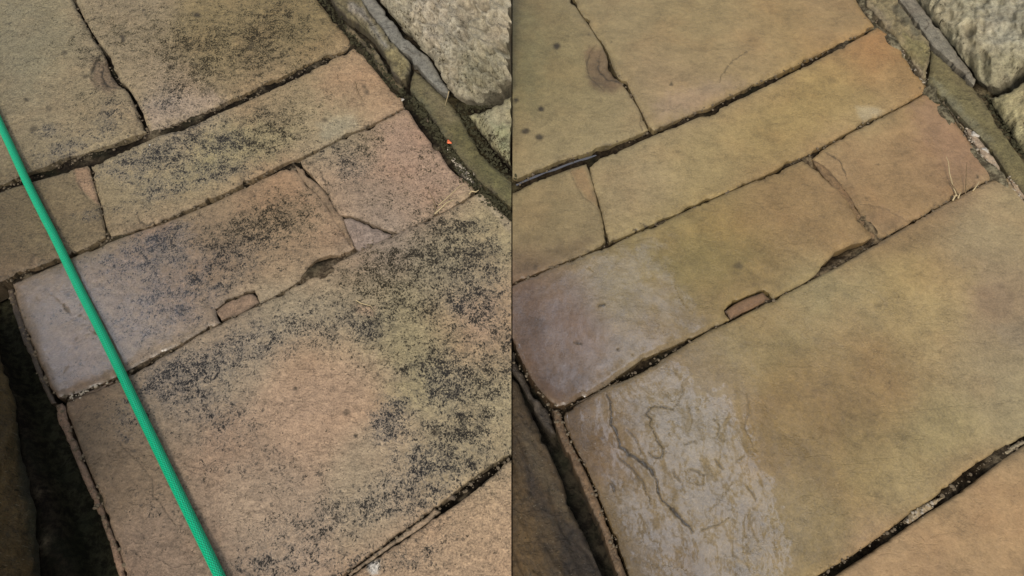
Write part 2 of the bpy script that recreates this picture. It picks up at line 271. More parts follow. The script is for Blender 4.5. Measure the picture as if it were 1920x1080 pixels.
def tag(o, label, cat, group=None, kind=None):
    if label: o['label'] = label
    if cat: o['category'] = cat
    if group: o['group'] = group
    o['kind'] = kind or 'thing'
    return o
def stone(name, outline, mat, side, base=(150, 130, 95), mixb=0.15, plane=GROUND, z=0.0, step=4.0, thick=0.03, jit=1.3, er=5.0, ed=2.0,
          amp=(1.5, 0.6, 0.0), seed=1, grooves=(), dents=(), patches=(), lichen=None, lich0=0.0, wetp=(), wet0=0.0, edge_dirt=0.45, ridge=None, tilt=(0, 0), closed=True, rockfn=None, grow=0.0, blue0=0.3, spots=(), terr=None):
    V = PT(outline) if isinstance(outline, str) else np.array(outline)
    # resample the outline, shift it inwards by the joint half width and roughen it
    pts = []; n = len(V)
    for i in range(n):
        a = V[i]; b = V[(i+1) % n]; l = math.hypot(*(b-a)[:2])
        mid = (a+b)/2; far = mid[0] < -40 or mid[0] > 1960 or mid[1] < -40 or mid[1] > 1120
        seam = (abs(a[0]-958.7) < 1.6 or abs(a[0]-961) < 1.6) and abs(a[0]-b[0]) < 0.6
        k = max(1, int(l/(24 if far else step*0.9)))
        for j in range(k):
            p = a+(b-a)*j/k; pts.append((p[0], p[1], 0 if seam else p[2], 0 if (seam or far) else 1))
    pts = np.array(pts); P = pts[:, :2]
    area = 0.5*np.sum(P[:, 0]*np.roll(P[:, 1], -1)-np.roll(P[:, 0], -1)*P[:, 1])
    t = np.roll(P, -1, 0)-np.roll(P, 1, 0); t /= np.maximum(np.hypot(t[:, 0], t[:, 1]), 1e-6)[:, None]
    nrm = np.stack([-t[:, 1], t[:, 0]], 1)*(1 if area > 0 else -1)
    j = fbm(P[:, 0]/16, P[:, 1]/16, seed+3, 3)*jit*1.6+fbm(P[:, 0]/6, P[:, 1]/6, seed+5, 2)*jit*0.7
    off = -1.3*sstep(pts[:, 2], 3.2, 1.4)*min(1, jit)*pts[:, 3]*(1 if name == 'paving_slab' else 0)+pts[:, 2]*(0.12+0.075*np.minimum(pts[:, 2], 9))+np.abs(j)*pts[:, 3]*0.45+pts[:, 3]*(4.5*sstep(vnoise(P[:, 0]/17, P[:, 1]/17, seed+7), 0.72, 0.95)+2.2*sstep(vnoise(P[:, 0]/6, P[:, 1]/6, seed+8), 0.7, 0.95))*np.minimum(1, jit)*0.8; off = np.where(pts[:, 3] > 0, off, 0)
    seampt = (np.abs(P[:, 0]-958.7) < 1.6) | (np.abs(P[:, 0]-961) < 1.6)
    nn_ = nrm.copy(); Q = P+nn_*off[:, None]; Q[seampt, 0] = P[seampt, 0]
    # interior points
    lo = Q.min(0); hi = Q.max(0)
    def grid(x0, x1, y0, y1, s):
        if x1 <= x0 or y1 <= y0: return np.zeros((0, 2))
        gx, gy = np.meshgrid(np.arange(x0, x1, s), np.arange(y0, y1, s*0.87)); gx = gx+((np.arange(gx.shape[0]) % 2)*s/2)[:, None]
        g = np.stack([gx.ravel(), gy.ravel()], 1); return g+np.stack([hash2(g[:, 0]*7, g[:, 1]*7, 1), hash2(g[:, 0]*7, g[:, 1]*7, 2)], 1)*s*0.3
    fx0, fx1, fy0, fy1 = max(lo[0], -30), min(hi[0], 1950), max(lo[1], -30), min(hi[1], 1110)
    G = grid(fx0, fx1, fy0, fy1, step); G2 = grid(lo[0], hi[0], lo[1], hi[1], 26)
    G2 = G2[(G2[:, 0] < -30) | (G2[:, 0] > 1950) | (G2[:, 1] < -30) | (G2[:, 1] > 1110)]
    G = np.vstack([G, G2]); G = G[inside(G, Q)]
    A = Q; B = np.roll(Q, -1, 0)
    d, _, _ = seg_dist(G, A, B); G = G[d > 4.6]
    rings = []
    for dd in (1.5, 3.4):
        R = Q+nrm*dd; R = R[(pts[:, 3] > 0) & ~seampt]
        if len(R):
            R = R[inside(R, Q)]; dr, _, _ = seg_dist(R, A, B); rings.append(R[dr > dd*0.75])
    GL = []
    for g in grooves:
        gp = PT(g[0], 1.0)
        sl = np.concatenate([[0], np.cumsum(np.hypot(*(gp[1:, :2]-gp[:-1, :2]).T))]); u_ = np.linspace(0, sl[-1], max(3, int(sl[-1]/3.5)))
        gp = np.stack([np.interp(u_, sl, gp[:, k_]) for k_ in range(3)], 1)
        gp[:, 0] += 3.2*fbm(gp[:, 0]/9, gp[:, 1]/9, seed+91, 3, .6); gp[:, 1] += 3.2*fbm(gp[:, 0]/9, gp[:, 1]/9, seed+92, 3, .6); gp[:, 2] *= 1+0.8*fbm(u_/12, u_*0, seed+93, 2); GL.append((gp, g[1]*(0.65 if g[1] > 0 else 1)))
        for i in range(len(gp)-1):
            a, b = gp[i], gp[i+1]; l = math.hypot(*(b-a)[:2]); k = max(1, int(l/2.5)); dxy = (b-a)[:2]/max(l, 1e-6); no = np.array([-dxy[1], dxy[0]])
            for q in range(k):
                c = a+(b-a)*q/k; 
                for s_ in (-1, 0, 1): rings.append((c[:2]+no*s_*c[2])[None])
    if rings:
        R = np.vstack(rings); R = R[inside(R, Q)]; dr, _, _ = seg_dist(R, A, B); R = R[dr > 1.0]; G = np.vstack([G, R])
    allp = np.vstack([Q, G])
    vo_, eo, fo, *_ = delaunay_2d_cdt([Vector(p) for p in allp.tolist()], [], [list(range(len(Q)))], 1, 0.05)
    VV = np.array([(v[0], v[1]) for v in vo_])
    tris = [tuple(f) for f in fo]
    D, _, _ = seg_dist(VV, A, B)
    sm = (np.abs(VV[:, 0]-958.7) < 1.6) | (np.abs(VV[:, 0]-961) < 1.6)
    # a seam cut is square: distances there count from the worn edges only
    keep = ~((np.abs(A[:, 0]-958.7) < 1.6) & (np.abs(B[:, 0]-958.7) < 1.6) | (np.abs(A[:, 0]-961) < 1.6) & (np.abs(B[:, 0]-961) < 1.6))
    De, _, _ = seg_dist(VV, A[keep], B[keep])
    cav = None
    h = amp[0]*fbm(VV[:, 0]/170, VV[:, 1]/130, seed+11, 2)+amp[1]*fbm(VV[:, 0]/34, VV[:, 1]/26, seed+21, 4, 0.6)
    erv = er*(1+0.5*fbm(VV[:, 0]/25, VV[:, 1]/25, seed+31, 2))
    h -= ed*np.clip(1-De/erv, 0, 1)**2
    h -= ed*0.35*np.clip(1-De/(erv*3.2), 0, 1)**2
    gd = np.zeros(len(VV))
    for gp, dep in GL:
        r, bi, bt = seg_dist(VV, gp[:-1, :2], gp[1:, :2]); wv = gp[bi, 2]*(1-bt)+gp[bi+1, 2]*bt
        k = np.clip(1-r/np.maximum(wv*1.3, 0.3), 0, 1); h -= dep*k; gd = np.maximum(gd, sstep(k, 0, .6)*min(1, abs(dep)/0.8))
    for (cx, cy, rx, ry, an, dep, sharp) in dents:
        a = math.radians(an); u = ((VV[:, 0]-cx)*math.cos(a)+(VV[:, 1]-cy)*math.sin(a))/rx; v = (-(VV[:, 0]-cx)*math.sin(a)+(VV[:, 1]-cy)*math.cos(a))/ry
        q = np.sqrt(u*u+v*v)*(1+0.22*fbm(VV[:, 0]/14, VV[:, 1]/14, seed+41, 3)); h -= dep*sstep(q, 1+0.5*(1-sharp), 1-0.6*(1-sharp)-0.12)
    if ridge:                                        # layered, riven relief running along one direction
        an, per, am = ridge; a = math.radians(an); v = -VV[:, 0]*math.sin(a)+VV[:, 1]*math.cos(a); u = VV[:, 0]*math.cos(a)+VV[:, 1]*math.sin(a)
        q = v/per+fbm(u/120, v/40, seed+51, 3)*1.2; h += am*(fbm(q*2, u/160, seed+52, 3)*1.4)+am*0.25*fbm(u/12, v/6, seed+53, 3)
    if rockfn is not None:
        rk, cav = rockfn(VV, D); h += rk
    if terr:                                         # thin sheets of stone flaked away in steps
        pl = PT(terr[0])[:, :2]; ins = inside(VV, pl); dd, _, _ = seg_dist(VV, pl, np.roll(pl, -1, 0)); mk = sstep(np.where(ins, dd, -dd), -45, 25)
        wx = VV[:, 0]+5*fbm(VV[:, 0]/9, VV[:, 1]/9, seed+71, 4, .6); wy = VV[:, 1]+5*fbm(VV[:, 0]/9, VV[:, 1]/9, seed+72, 4, .6)
        q = fbm((wx-0.4*wy)/52, wy/90, seed+73, 5, .6)*terr[2]*2+50; fr = q-np.floor(q); h += mk*terr[1]*(np.floor(q)-50+sstep(fr, 0.0, 0.14))*(0.55+0.5*vnoise(VV[:, 0]/40, VV[:, 1]/40, 9))+mk*0.05*fbm(VV[:, 0]/7, VV[:, 1]/7, seed+74, 2)
    h += tilt[0]*(VV[:, 0]-VV[:, 0].mean())+tilt[1]*(VV[:, 1]-VV[:, 1].mean())
    h = h/1000.0+z
    O, Nn = plane; W = on_plane(VV[:, 0], VV[:, 1], plane)+h[:, None]*Nn
    # boundary -> skirt
    ec = {}
    for f in tris:
        for k in range(len(f)):
            e = (f[k], f[(k+1) % len(f)]); ec[tuple(sorted(e))] = None if tuple(sorted(e)) in ec else e
    bd = [e for e in ec.values() if e]; bv = sorted({v for e in bd for v in e}); n0 = len(W)
    cen = W[bv].mean(0)
    S0 = W[bv].copy(); S1 = W[bv]-Nn*thick+(0 if grow == 0 else 0)
    idx = {v: n0+i for i, v in enumerate(bv)}; nb = len(bv)
    allv = np.vstack([W, S0, S1])
    faces = list(tris); tc0 = on_plane(*[np.array([VV[tris[0][k]][c] for k in range(3)]) for c in (0, 1)], plane)
    flip = np.cross(tc0[1]-tc0[0], tc0[2]-tc0[0])@Nn < 0
    if flip: faces = [f[::-1] for f in faces]
    nf = len(faces)
    for (a, b) in bd:
        q = (idx[a], idx[b], idx[b]+nb, idx[a]+nb); faces.append(q if flip else q[::-1])
    if side == 'L': allv[:, 0] = np.minimum(allv[:, 0], -0.0006)
    if side == 'R': allv[:, 0] = np.maximum(allv[:, 0], 0.0003)
    me = bpy.data.meshes.new(name); me.from_pydata(allv.tolist(), [], faces); me.update()
    me.polygons.foreach_set('use_smooth', [i < nf for i in range(len(faces))])
    # painted attributes
    tone = tones_at(side, VV, base, mixb, patches)
    li = np.full(len(VV), lich0); bl = np.zeros(len(VV))+blue0; bw = np.zeros(len(VV))+0.15; bl *= 0.15
    for (cx, cy, rx, ry, an, am, bu) in (lichen if lichen is not None else ()):
        a = math.radians(an); u = ((VV[:, 0]-cx)*math.cos(a)+(VV[:, 1]-cy)*math.sin(a))/rx; v = (-(VV[:, 0]-cx)*math.sin(a)+(VV[:, 1]-cy)*math.cos(a))/ry
        g = np.exp(-(u*u+v*v)*0.62); g2 = g*am*(1.08+0.9*fbm(VV[:, 0]/26, VV[:, 1]/20, 7, 4, .6)); li = li+g2*(1-np.clip(li, 0, 1)*0.6); bl += g*am*bu; bw += g*am
    bl = bl/bw
    dirt = np.clip(gd+edge_dirt*np.clip(1-De/6.0, 0, 1)**1.6*(0.7+1.3*fbm(VV[:, 0]/18, VV[:, 1]/18, seed+61, 3)), 0, 1)
    if cav is not None: dirt = np.maximum(dirt, cav*0.45)
    for (cx, cy, rx, ry, an, am) in spots:
        a = math.radians(an); u = ((VV[:, 0]-cx)*math.cos(a)+(VV[:, 1]-cy)*math.sin(a))/rx; v = (-(VV[:, 0]-cx)*math.sin(a)+(VV[:, 1]-cy)*math.cos(a))/ry
        q = np.sqrt(u*u+v*v)+0.25*fbm(VV[:, 0]/7, VV[:, 1]/7, 77, 2); dirt = np.maximum(dirt, min(1, am*1.35)*sstep(q, 1.25, 0.6))
    wet = np.full(len(VV), wet0)
    for (poly, f, a) in wetp:
        pl = PT(poly)[:, :2]; ins = inside(VV, pl); dd, _, _ = seg_dist(VV, pl, np.roll(pl, -1, 0)); sd_ = np.where(ins, dd, -dd)+fbm(VV[:, 0]/20, VV[:, 1]/20, 8, 4, .6)*(f if f > 16 else 34)
        wet = np.maximum(wet, a*sstep(sd_, -f, f))
    if side == 'L': vignette = sstep(VV[:, 0]-0.22*(VV[:, 1]-500), 300, -60)  # painted vignette: shade towards the left and lower left, put into the tone
    else: vignette = sstep(VV[:, 0]-0.32*(VV[:, 1]-600), 1230, 960)*sstep(VV[:, 1], 330, 620)*1.2
    wet = np.maximum(wet, vignette*0.3)  # the painted shade also raises the wet value
    tl = lin(tone)*((GAIN if side == 'L' else GAIN*1.0)*(1-0.30*vignette*(0.8+0.4*fbm(VV[:, 0]/60, VV[:, 1]/60, 333, 3))))[:, None]
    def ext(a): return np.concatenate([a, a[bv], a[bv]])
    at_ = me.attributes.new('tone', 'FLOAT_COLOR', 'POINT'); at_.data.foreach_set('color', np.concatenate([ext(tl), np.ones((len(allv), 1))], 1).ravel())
    dirt2 = np.concatenate([dirt, np.maximum(dirt[bv], edge_dirt*0.6), np.full(nb, 1.0)])
    for nme, arr in (('lichen', ext(np.clip(li, 0, 1.3))), ('blue', ext(np.clip(bl, 0, 1))), ('dirt', dirt2), ('wet', ext(wet))):  # 'wet' holds real wetness plus some painted vignette
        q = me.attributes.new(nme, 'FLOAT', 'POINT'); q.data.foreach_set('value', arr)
    me.materials.append(mat)
    o = bpy.data.objects.new(name, me); COL.objects.link(o); ALL.append(o)
    return o
def mesh_obj(name, verts, faces, mat, smooth_=True, parent=None):
    me = bpy.data.meshes.new(name); me.from_pydata([tuple(v) for v in verts], [], faces); me.update()
    me.polygons.foreach_set('use_smooth', [smooth_]*len(faces)); me.materials.append(mat)
    o = bpy.data.objects.new(name, me); COL.objects.link(o); o.parent = parent; return o
def tube(name, pts, rad, mat, seg=8, parent=None):
    P = np.array(pts, float); n = len(P); rad = np.broadcast_to(rad, n); v = []; f = []
    T = np.gradient(P, axis=0); T /= np.linalg.norm(T, axis=1)[:, None]; up_ = np.array([0, 0, 1.0])
    for i in range(n):
        a = np.cross(T[i], up_); a /= max(np.linalg.norm(a), 1e-6); b = np.cross(a, T[i])
        for k in range(seg):
            q = 2*math.pi*k/seg; v.append(P[i]+rad[i]*(a*math.cos(q)+b*math.sin(q)))
    for i in range(n-1):
        for k in range(seg): f.append((i*seg+k, i*seg+(k+1) % seg, (i+1)*seg+(k+1) % seg, (i+1)*seg+k))
    f.append(tuple(range(seg))[::-1]); f.append(tuple((n-1)*seg+k for k in range(seg)))
    return mesh_obj(name, v, f, mat, True, parent)

# ------------------------------------------------------------------ the bed under the paving
gx = np.concatenate([-np.geomspace(40, 1.1, 24), np.arange(-1.05, 1.05, 0.005), np.geomspace(1.1, 40, 24)])
gy = np.concatenate([-np.geomspace(40, 0.25, 20), np.arange(-0.2, 1.45, 0.005), np.geomspace(1.5, 80, 24)])
BX, BY = np.meshgrid(gx, gy); bx_, by_ = BX.ravel(), BY.ravel()
hb = -0.0105+0.012*fbm(bx_*24, by_*24, 3, 4, .6)+0.0015*fbm(bx_*120, by_*120, 4, 2)
hb = np.minimum(hb, -0.0025); bp = np.stack([bx_, by_, np.zeros_like(bx_)], 1); ok = by_*CP+CAMH*SP > 0.15
ppx = np.full(len(bx_), -9e3); ppy = np.full(len(bx_), -9e3); ppx[ok], ppy[ok] = to_px(bp[ok])
PPX = np.stack([ppx, ppy], 1)
tb = np.where((bx_ > 0)[:, None], np.array([[0.026, 0.018, 0.010]]), np.array([[0.014, 0.010, 0.006]]))
_k = sstep(hb, -0.0085, -0.003)[:, None]; tb = tb*(1-_k)+np.array((0.085, 0.066, 0.042))*_k
def chan(line, wpx, depth, rgb=None):
    global hb, tb
    p = PT(line)[:, :2]; m = (ppx > p[:, 0].min()-wpx*3) & (ppx < p[:, 0].max()+wpx*3) & (ppy > p[:, 1].min()-wpx*3) & (ppy < p[:, 1].max()+wpx*3)
    d, _, _ = seg_dist(PPX[m], p[:-1], p[1:]); k = sstep(d, wpx*1.3, wpx*0.6); hb[m] += depth*k
    if rgb is not None: tb[m] = tb[m]*(1-k[:, None])+np.array(rgb)*k[:, None]
chan('-40,520 20,640 70,760 110,880 150,1000 190,1140 240,1300', 40, -0.032, (0.020, 0.019, 0.010))
chan('900,640 955,760 1000,860 1050,960 1090,1060 1140,1200', 75, -0.018, (0.022, 0.018, 0.012))
chan('548,312 600,362 640,425 665,465', 9, 0.003, (0.16, 0.125, 0.085))
chan('1520,295 1580,345 1610,400 1645,445', 9, 0.003, (0.15, 0.11, 0.065))
chan('575,520 610,502 650,480', 18, 0.0055, (0.10, 0.075, 0.048))
chan('1540,518 1580,496 1620,468', 18, 0.0055, (0.12, 0.088, 0.052))
chan('780,180 830,260 880,320 960,400', 12, 0.006, (0.045, 0.040, 0.022))
chan('590,-60 640,30 700,110 760,180', 14, 0.004, (0.030, 0.024, 0.014))
chan('850,190 880,240 915,300 960,350', 16, 0.004, (0.045, 0.036, 0.018))
chan('862,200 960,162', 8, 0.008, (0.03, 0.026, 0.014))
chan('1740,170 1800,250 1870,330 1930,410', 10, 0.008, (0.15, 0.13, 0.085))
chan('1600,-60 1640,30 1700,110 1745,170', 12, 0.008, (0.17, 0.145, 0.095))
chan('1845,165 1880,240 1930,300', 16, 0.005, (0.12, 0.095, 0.055))
nx_ = len(gx)
fb = [(r*nx_+c, r*nx_+c+1, (r+1)*nx_+c+1, (r+1)*nx_+c) for r in range(len(gy)-1) for c in range(nx_-1)]
ground = mesh_obj('ground', np.stack([bx_, by_, hb], 1), fb, M_SOIL); tag(ground, None, None, kind='structure')
ca = ground.data.attributes.new('tone', 'FLOAT_COLOR', 'POINT'); ca.data.foreach_set('color', np.concatenate([tb, np.ones((len(tb), 1))], 1).ravel())

# ------------------------------------------------------------------ LEFT: the slabs with black lichen
SL, CATS = 'L', 'paving slab'; GL_ = 'sandstone slabs covered in black lichen'; GR_ = 'clean sandstone slabs after treatment'
dentA = 0.8
def slab(label, *a, group=GL_, **k):
    o = stone('paving_slab', *a, **k); return tag(o, label, 'paving slab', group)
slab('olive buff lichened slab in the top left corner, crescent chip on its right edge',
     '-330,-260,0 60,-260,0 115,-60,1 137,0,1 150,30,1.6 165,55,1.2 178,78,1.2 190,93,2 199,106,5 207,130,7 222,155,5 234,163,2 245,185,1.4 258,212,1.5 268,236,2 274,246,3 255,252,4 215,270,5 180,281,6 145,294,7 115,304,7 60,322,7 8,344,6 -10,352,6 -330,470,4',
     M_SLAB, 'L', seed=3, lichen=LICHEN, lich0=0.22, er=7, ed=2.4, tilt=(0.002, 0),
     dents=[(188, 132, 15, 34, 12, 3.0, 0.7), (205, 148, 14, 20, 0, 3.6, 0.5), (262, 236, 14, 22, 10, 1.5, .6)],
     grooves=[('190,97,.5 180,112,1.6 172,130,1.8 170,145,1.2 178,155,.5', 1.2), ('192,120,.5 190,140,1.8 196,155,2 215,163,1.5 228,163,.5', 1.5), ('258,215,.4 256,235,1 252,250,1', .8)],
     spots=[(121, 99, 6, 4, -10, .55), (50, 188, 6, 4, 0, .6), (91, 204, 6, 5, 0, .4), (63, 242, 8, 5, -10, .5), (15, 240, 5, 4, 0, .5), (160, 143, 8, 4, 0, .5), (199, 100, 5, 9, 0, .7)],
     patches=[('172,110 200,108 225,160 200,175 175,160', (122, 96, 70), 8, .8), ('0,0 40,0 120,60 60,180 -40,180', (146, 136, 104), 40, .5)])
slab('large olive brown slab at top centre of the lichened paving with a curved hairline crack',
     '142,-260,0 520,-260,0 560,-60,3 597,0,3 610,15,2.5 625,35,2 640,52,2 652,68,2 657,80,2 648,90,2 620,101,3 600,108,3 560,125,3 520,146,3 480,164,4 440,184,4 415,196,4 395,204,3 370,213,3 330,227,2 300,238,2 283,244,2 276,238,1 268,212,1 255,186,1 244,168,1 236,158,1 222,146,1.5 212,125,1.5 207,106,1.5 196,92,1.2 184,76,1 170,54,1 156,30,1 143,2,1 122,-60,1',
     M_SLAB, 'L', seed=8, lichen=LICHEN, lich0=0.22, er=10, ed=3.2,
     dents=[(640, 85, 26, 9, -28, 1.2, .2), (320, 222, 50, 9, -20, .8, .3)],
     grooves=[('440,120,.4 415,135,1.1 405,150,1 395,166,.5', .8), ('310,212,.3 340,204,.6 362,198,.3', .5)],
     spots=[(370, 28, 7, 5, 0, .7), (230, 70, 5, 4, 0, .7), (232, 77, 4, 3, 0, .7), (320, 127, 6, 5, 0, .6), (470, 88, 5, 4, 0, .6)],
     patches=[('270,190 400,170 420,190 285,240', (172, 148, 124), 14, .7)])
slab('long pale lichened slab blotched blue black, second row, running to the mossy kerb',
     '170,310,2 200,295,3 250,272,3 300,251,2 350,234,4 365,228,6 380,222,5 400,212,3 440,195,5 480,178,4 520,160,3 560,142,3 600,120,2 640,100,2 662,88,2 680,100,2 695,120,2 715,145,2 735,170,2 752,182,2 756,198,1.5 720,218,1.2 680,238,1.2 655,246,1.2 620,266,1.6 560,295,2 540,302,3.5 500,319,2 480,329,2 430,354,2 400,367,2 350,391,2 310,409,2 270,425,2 235,437,3 204,443,4 197,420,1.2 190,385,1.2 180,355,1.2 174,330,1.2',
     M_SLAB, 'L', seed=15, lichen=LICHEN, lich0=0.10, er=7, ed=2.2, dents=[(268, 418, 22, 10, -20, 1.2, .5), (625, 238, 34, 12, -24, .5, .3)],
     grooves=[('256,403,.4 262,414,1.4 275,420,1.6 290,412,.6', 1.0), ('664,155,.3 668,170,.7 680,190,.3', .35)],
     spots=[(683, 162, 5, 4, 0, .55), (688, 172, 6, 5, 0, .55), (609, 225, 6, 4, 0, .5), (584, 134, 4, 3, 0, .6), (760, 192, 5, 4, 0, .4)],
     patches=[('360,260 470,230 560,250 500,300 380,310', (160, 146, 96), 25, .6), ('600,230 660,215 670,235 625,262 600,262', (170, 160, 128), 10, .6), ('650,90 760,190 740,205 600,190 590,130', (176, 138, 98), 30, .6)])
slab('small olive brown slab under the hose with a pinkish wedge at its right end',
     '-330,500,2 -10,361,4 8,352,4 60,337,4 105,325,4 140,312,4 162,307,3 168,318,1 173,340,1 180,362,1.2 188,390,1.4 194,420,1.6 198,443,3 165,461,2.5 130,475,2 80,493,2 30,513,3 -5,529,3 -330,690,3',
     M_SLAB, 'L', seed=22, lichen=LICHEN, lich0=0.14, er=7, ed=2.2, mixb=.3, base=(118, 100, 70),
     dents=[(160, 340, 12, 40, -12, 1.0, .7)], grooves=[('138,316,.4 144,340,1 158,366,1.2 178,386,.6', .7)],
     spots=[(60, 490, 6, 12, 20, .3)],
     patches=[('139,316 164,310 172,335 180,365 186,386 170,372 152,355 143,338', (172, 132, 96), 3, .9), ('60,480 74,484 66,500 56,500', (160, 130, 95), 4, .6)])
slab('broad brown slab under the hose with a bluish sheen, third row of the lichened paving',
     '20,529,3 60,512,2.5 115,489,2.5 170,465,2.5 200,452,3 235,440,2.5 270,428,2 300,418,2 360,394,2 400,378,2 430,363,2 480,338,2.5 525,316,3 548,311,4 565,325,4 580,345,4 598,362,3 612,380,3 625,402,3 640,425,3 655,447,3 663,462,2 645,476,3 620,482,9 600,490,11 580,504,8 562,524,3 530,543,1.5 487,566,1.5 484,560,1 476,541,1 450,549,1 425,560,1 402,577,1 404,592,1 411,603,1.2 370,622,1.5 330,647,2 300,661,3 260,683,5 215,707,4 175,724,2 122,744,5 106,745,3 92,725,2 76,690,2 60,648,1.6 45,610,1.6 32,570,1.6',
     M_SLAB, 'L', seed=31, lichen=LICHEN, lich0=0.12, er=8, ed=2.4, amp=(1.0, .22, 0), wetp=[('-60,480 330,380 470,620 40,820', 60, .72)], wet0=0.12,
     grooves=[('120,570,.5 124,580,1.6 128,590,.5', 1.0), ('165,550,.3 155,562,1 150,575,.4', .5), ('108,562,.8 112,566,.8', .6), ('150,590,.8 153,592,.8', 1), ('176,622,.8 180,625,.8', 1), ('140,634,.8 146,636,.8', 1), ('118,700,.4 126,690,1 128,684,.4', .6), ('70,560,.6 72,563,.6', .6)],
     spots=[(128, 553, 4, 6, 20, .7), (86, 543, 4, 3, 0, .6), (152, 590, 3, 2, 0, .8), (97, 552, 3, 2, 0, .6)],
     patches=[('250,440 330,408 330,430 290,450', (160, 122, 90), 12, .5), ('420,365 545,315 640,430 560,400 480,390', (164, 128, 90), 20, .6)])
slab('pink grey lichened slab beside the mossy kerb, with one corner broken off',
     '563,300,2 600,281,1.5 620,271,1.5 655,253,1.2 682,244,1.2 722,224,1.2 757,204,1.2 766,206,2 785,235,3 805,260,3 830,288,3 855,320,3 880,340,3 893,355,2 870,371,1.6 840,389,1.4 810,404,1.4 780,419,1.2 745,435,1 715,425,1 690,415,1.5 672,408,2 655,402,2 636,402,2.5 625,388,3 612,362,3.5 600,348,3.5 583,328,3.5 566,312,3',
     M_SLAB, 'L', seed=40, lichen=LICHEN, lich0=0.22, er=7, ed=2.0, dents=[(600, 330, 14, 24, -30, 1.5, .4)],
     grooves=[('560,305,.5 580,308,1 600,320,1.2 612,345,1 618,370,.5', .8), ('862,362,.3 850,375,.5', .3)],
     patches=[('700,240 765,215 880,340 800,380 740,330', (178, 142, 114), 30, .6)])
tag(stone('broken_slab_corner', '641,407,1 656,405,1 672,411,1.5 690,418,1 715,428,.8 738,438,.8 705,453,1 672,468,1.5 664,462,2.5 655,445,3 646,425,2.5', M_SLAB, 'L', base=(146, 128, 114), mixb=.8, seed=44, z=-0.003, lich0=.12, er=5, ed=1.4, amp=(.5, .4, 0)),
    'grey triangular corner piece cracked off the pink slab in the third row', 'slab fragment')
slab('largest speckled slab of the lichened paving, dark lichen at its top right',
     '122,752,2.5 165,736,2 212,716,3 260,691,3 300,668,2 330,653,1.5 370,627,1.2 410,607,1.2 440,592,1.2 485,571,1.2 530,547,1.2 562,529,1.2 600,508,1.2 640,486,1.2 668,471,1.2 705,455,1 740,438,1 780,420,1 812,405,1 842,390,1.2 872,374,1.4 897,360,2 910,360,3 930,384,3 958.7,412,3 958.7,850,2 940,861,3 920,872,3 903,886,4 870,912,6 835,940,6 818,952,3 800,962,2 760,990,2 735,1008,1.5 700,1033,1.5 670,1055,1.5 640,1078,1.5 600,1110,1 480,1210,0 300,1300,0 250,1130,1 226,1040,1 212,1000,1 200,968,1 186,925,1 172,893,1 158,860,1 146,828,1 136,800,1 124,770,1.5',
     M_SLAB, 'L', seed=52, lichen=LICHEN, lich0=0.13, er=7, ed=2.2, amp=(1.5, .45, 0), wet0=.1,
     grooves=[('662,565,.5 675,570,1 690,573,1.3 700,580,.9 701,588,.4', -.7), ('218,826,.4 230,836,1 242,850,1 256,862,1 270,877,1.2 282,892,1.2 286,908,1 288,930,.8 300,942,.9 312,960,.8 330,985,.5', .7), ('350,880,.3 362,886,.7 375,890,.3', .4), ('206,886,.3 212,900,.8 208,912,.3', .5), ('565,545,.3 575,548,.8 580,556,.3', .4), ('893,366,.3 915,392,.6 945,420,.4', .4)],
     dents=[(690, 585, 18, 10, 20, .5, .3)], spots=[(650, 774, 7, 7, 0, .5), (667, 818, 4, 5, 0, .75), (554, 729, 5, 3, 40, .7), (815, 811, 8, 6, 0, .5), (913, 870, 7, 5, 0, .4)],
     patches=[('590,690 700,670 760,700 680,760 560,790 500,760', (176, 144, 114), 30, .4), ('860,570 930,560 930,640 880,640', (178, 142, 108), 22, .7), ('885,362 912,362 958,415 958,440 925,400', (170, 150, 120), 6, .7), ('662,570 705,575 700,592 668,585', (172, 138, 104), 5, .8)])
slab('peach toned lichened slab below the open black joint at the bottom',
     '958.7,862,2 944,870,2 930,882,5 905,903,5 880,924,5 855,942,5 830,960,4 812,972,1.5 800,984,1.2 770,1004,1.2 735,1026,1.2 700,1050,1.2 665,1076,1.2 640,1096,1.2 560,1170,1 520,1320,0 958.7,1320,0',
     M_SLAB, 'L', seed=60, lichen=LICHEN, lich0=0.07, er=6, ed=2, base=(166, 140, 108), mixb=.5,
     patches=[('690,1050 712,1050 708,1075 696,1080 688,1066', (205, 200, 190), 4, .9)])
GM = 'strips of old pale mortar in the joints'
def mortar(label, outline, side, **k):
    kk = dict(base=(160, 138, 110), mixb=.85, z=-0.0025, er=3, ed=1.0, amp=(.6, .9, 0), jit=1.4, thick=0.02, edge_dirt=.6, step=3.0); kk.update(k)
    return tag(stone('joint_mortar', outline, M_ROCK if False else M_SLAB, side, **kk), label, 'mortar', GM)
mortar('thin tan mortar strip closing the bottom joint of the lichened paving', '826,958,1 814,950,1 800,966,1 760,994,1 720,1023,1 680,1052,1 650,1075,1 655,1080,1 690,1055,1 730,1026,1 770,1001,1 800,982,1 812,970,1', 'L', seed=70, lich0=.05)
mortar('grey mortar sliver in the joint beside the hose, above the largest lichened slab', '122,747,.4 150,736,.6 178,725,.6 208,711,.5 210,714,.5 180,731,.6 150,740,.5 128,749,.4', 'L', seed=71, base=(112, 92, 74))
mortar('long pinkish mortar band down the lower left edge of the largest lichened slab', '100,756,1 112,752,1.5 119,760,2 121,775,1.5 128,795,1 142,832,1 155,866,1 168,898,1 183,932,1 196,968,1 212,1010,1 226,1050,1 250,1140,1 240,1145,1 212,1060,1 198,1012,1 184,972,1.5 168,935,2 152,900,1.5 140,868,1 126,835,1 112,808,1 103,785,1', 'L', seed=72, base=(150, 120, 94), z=-.004)
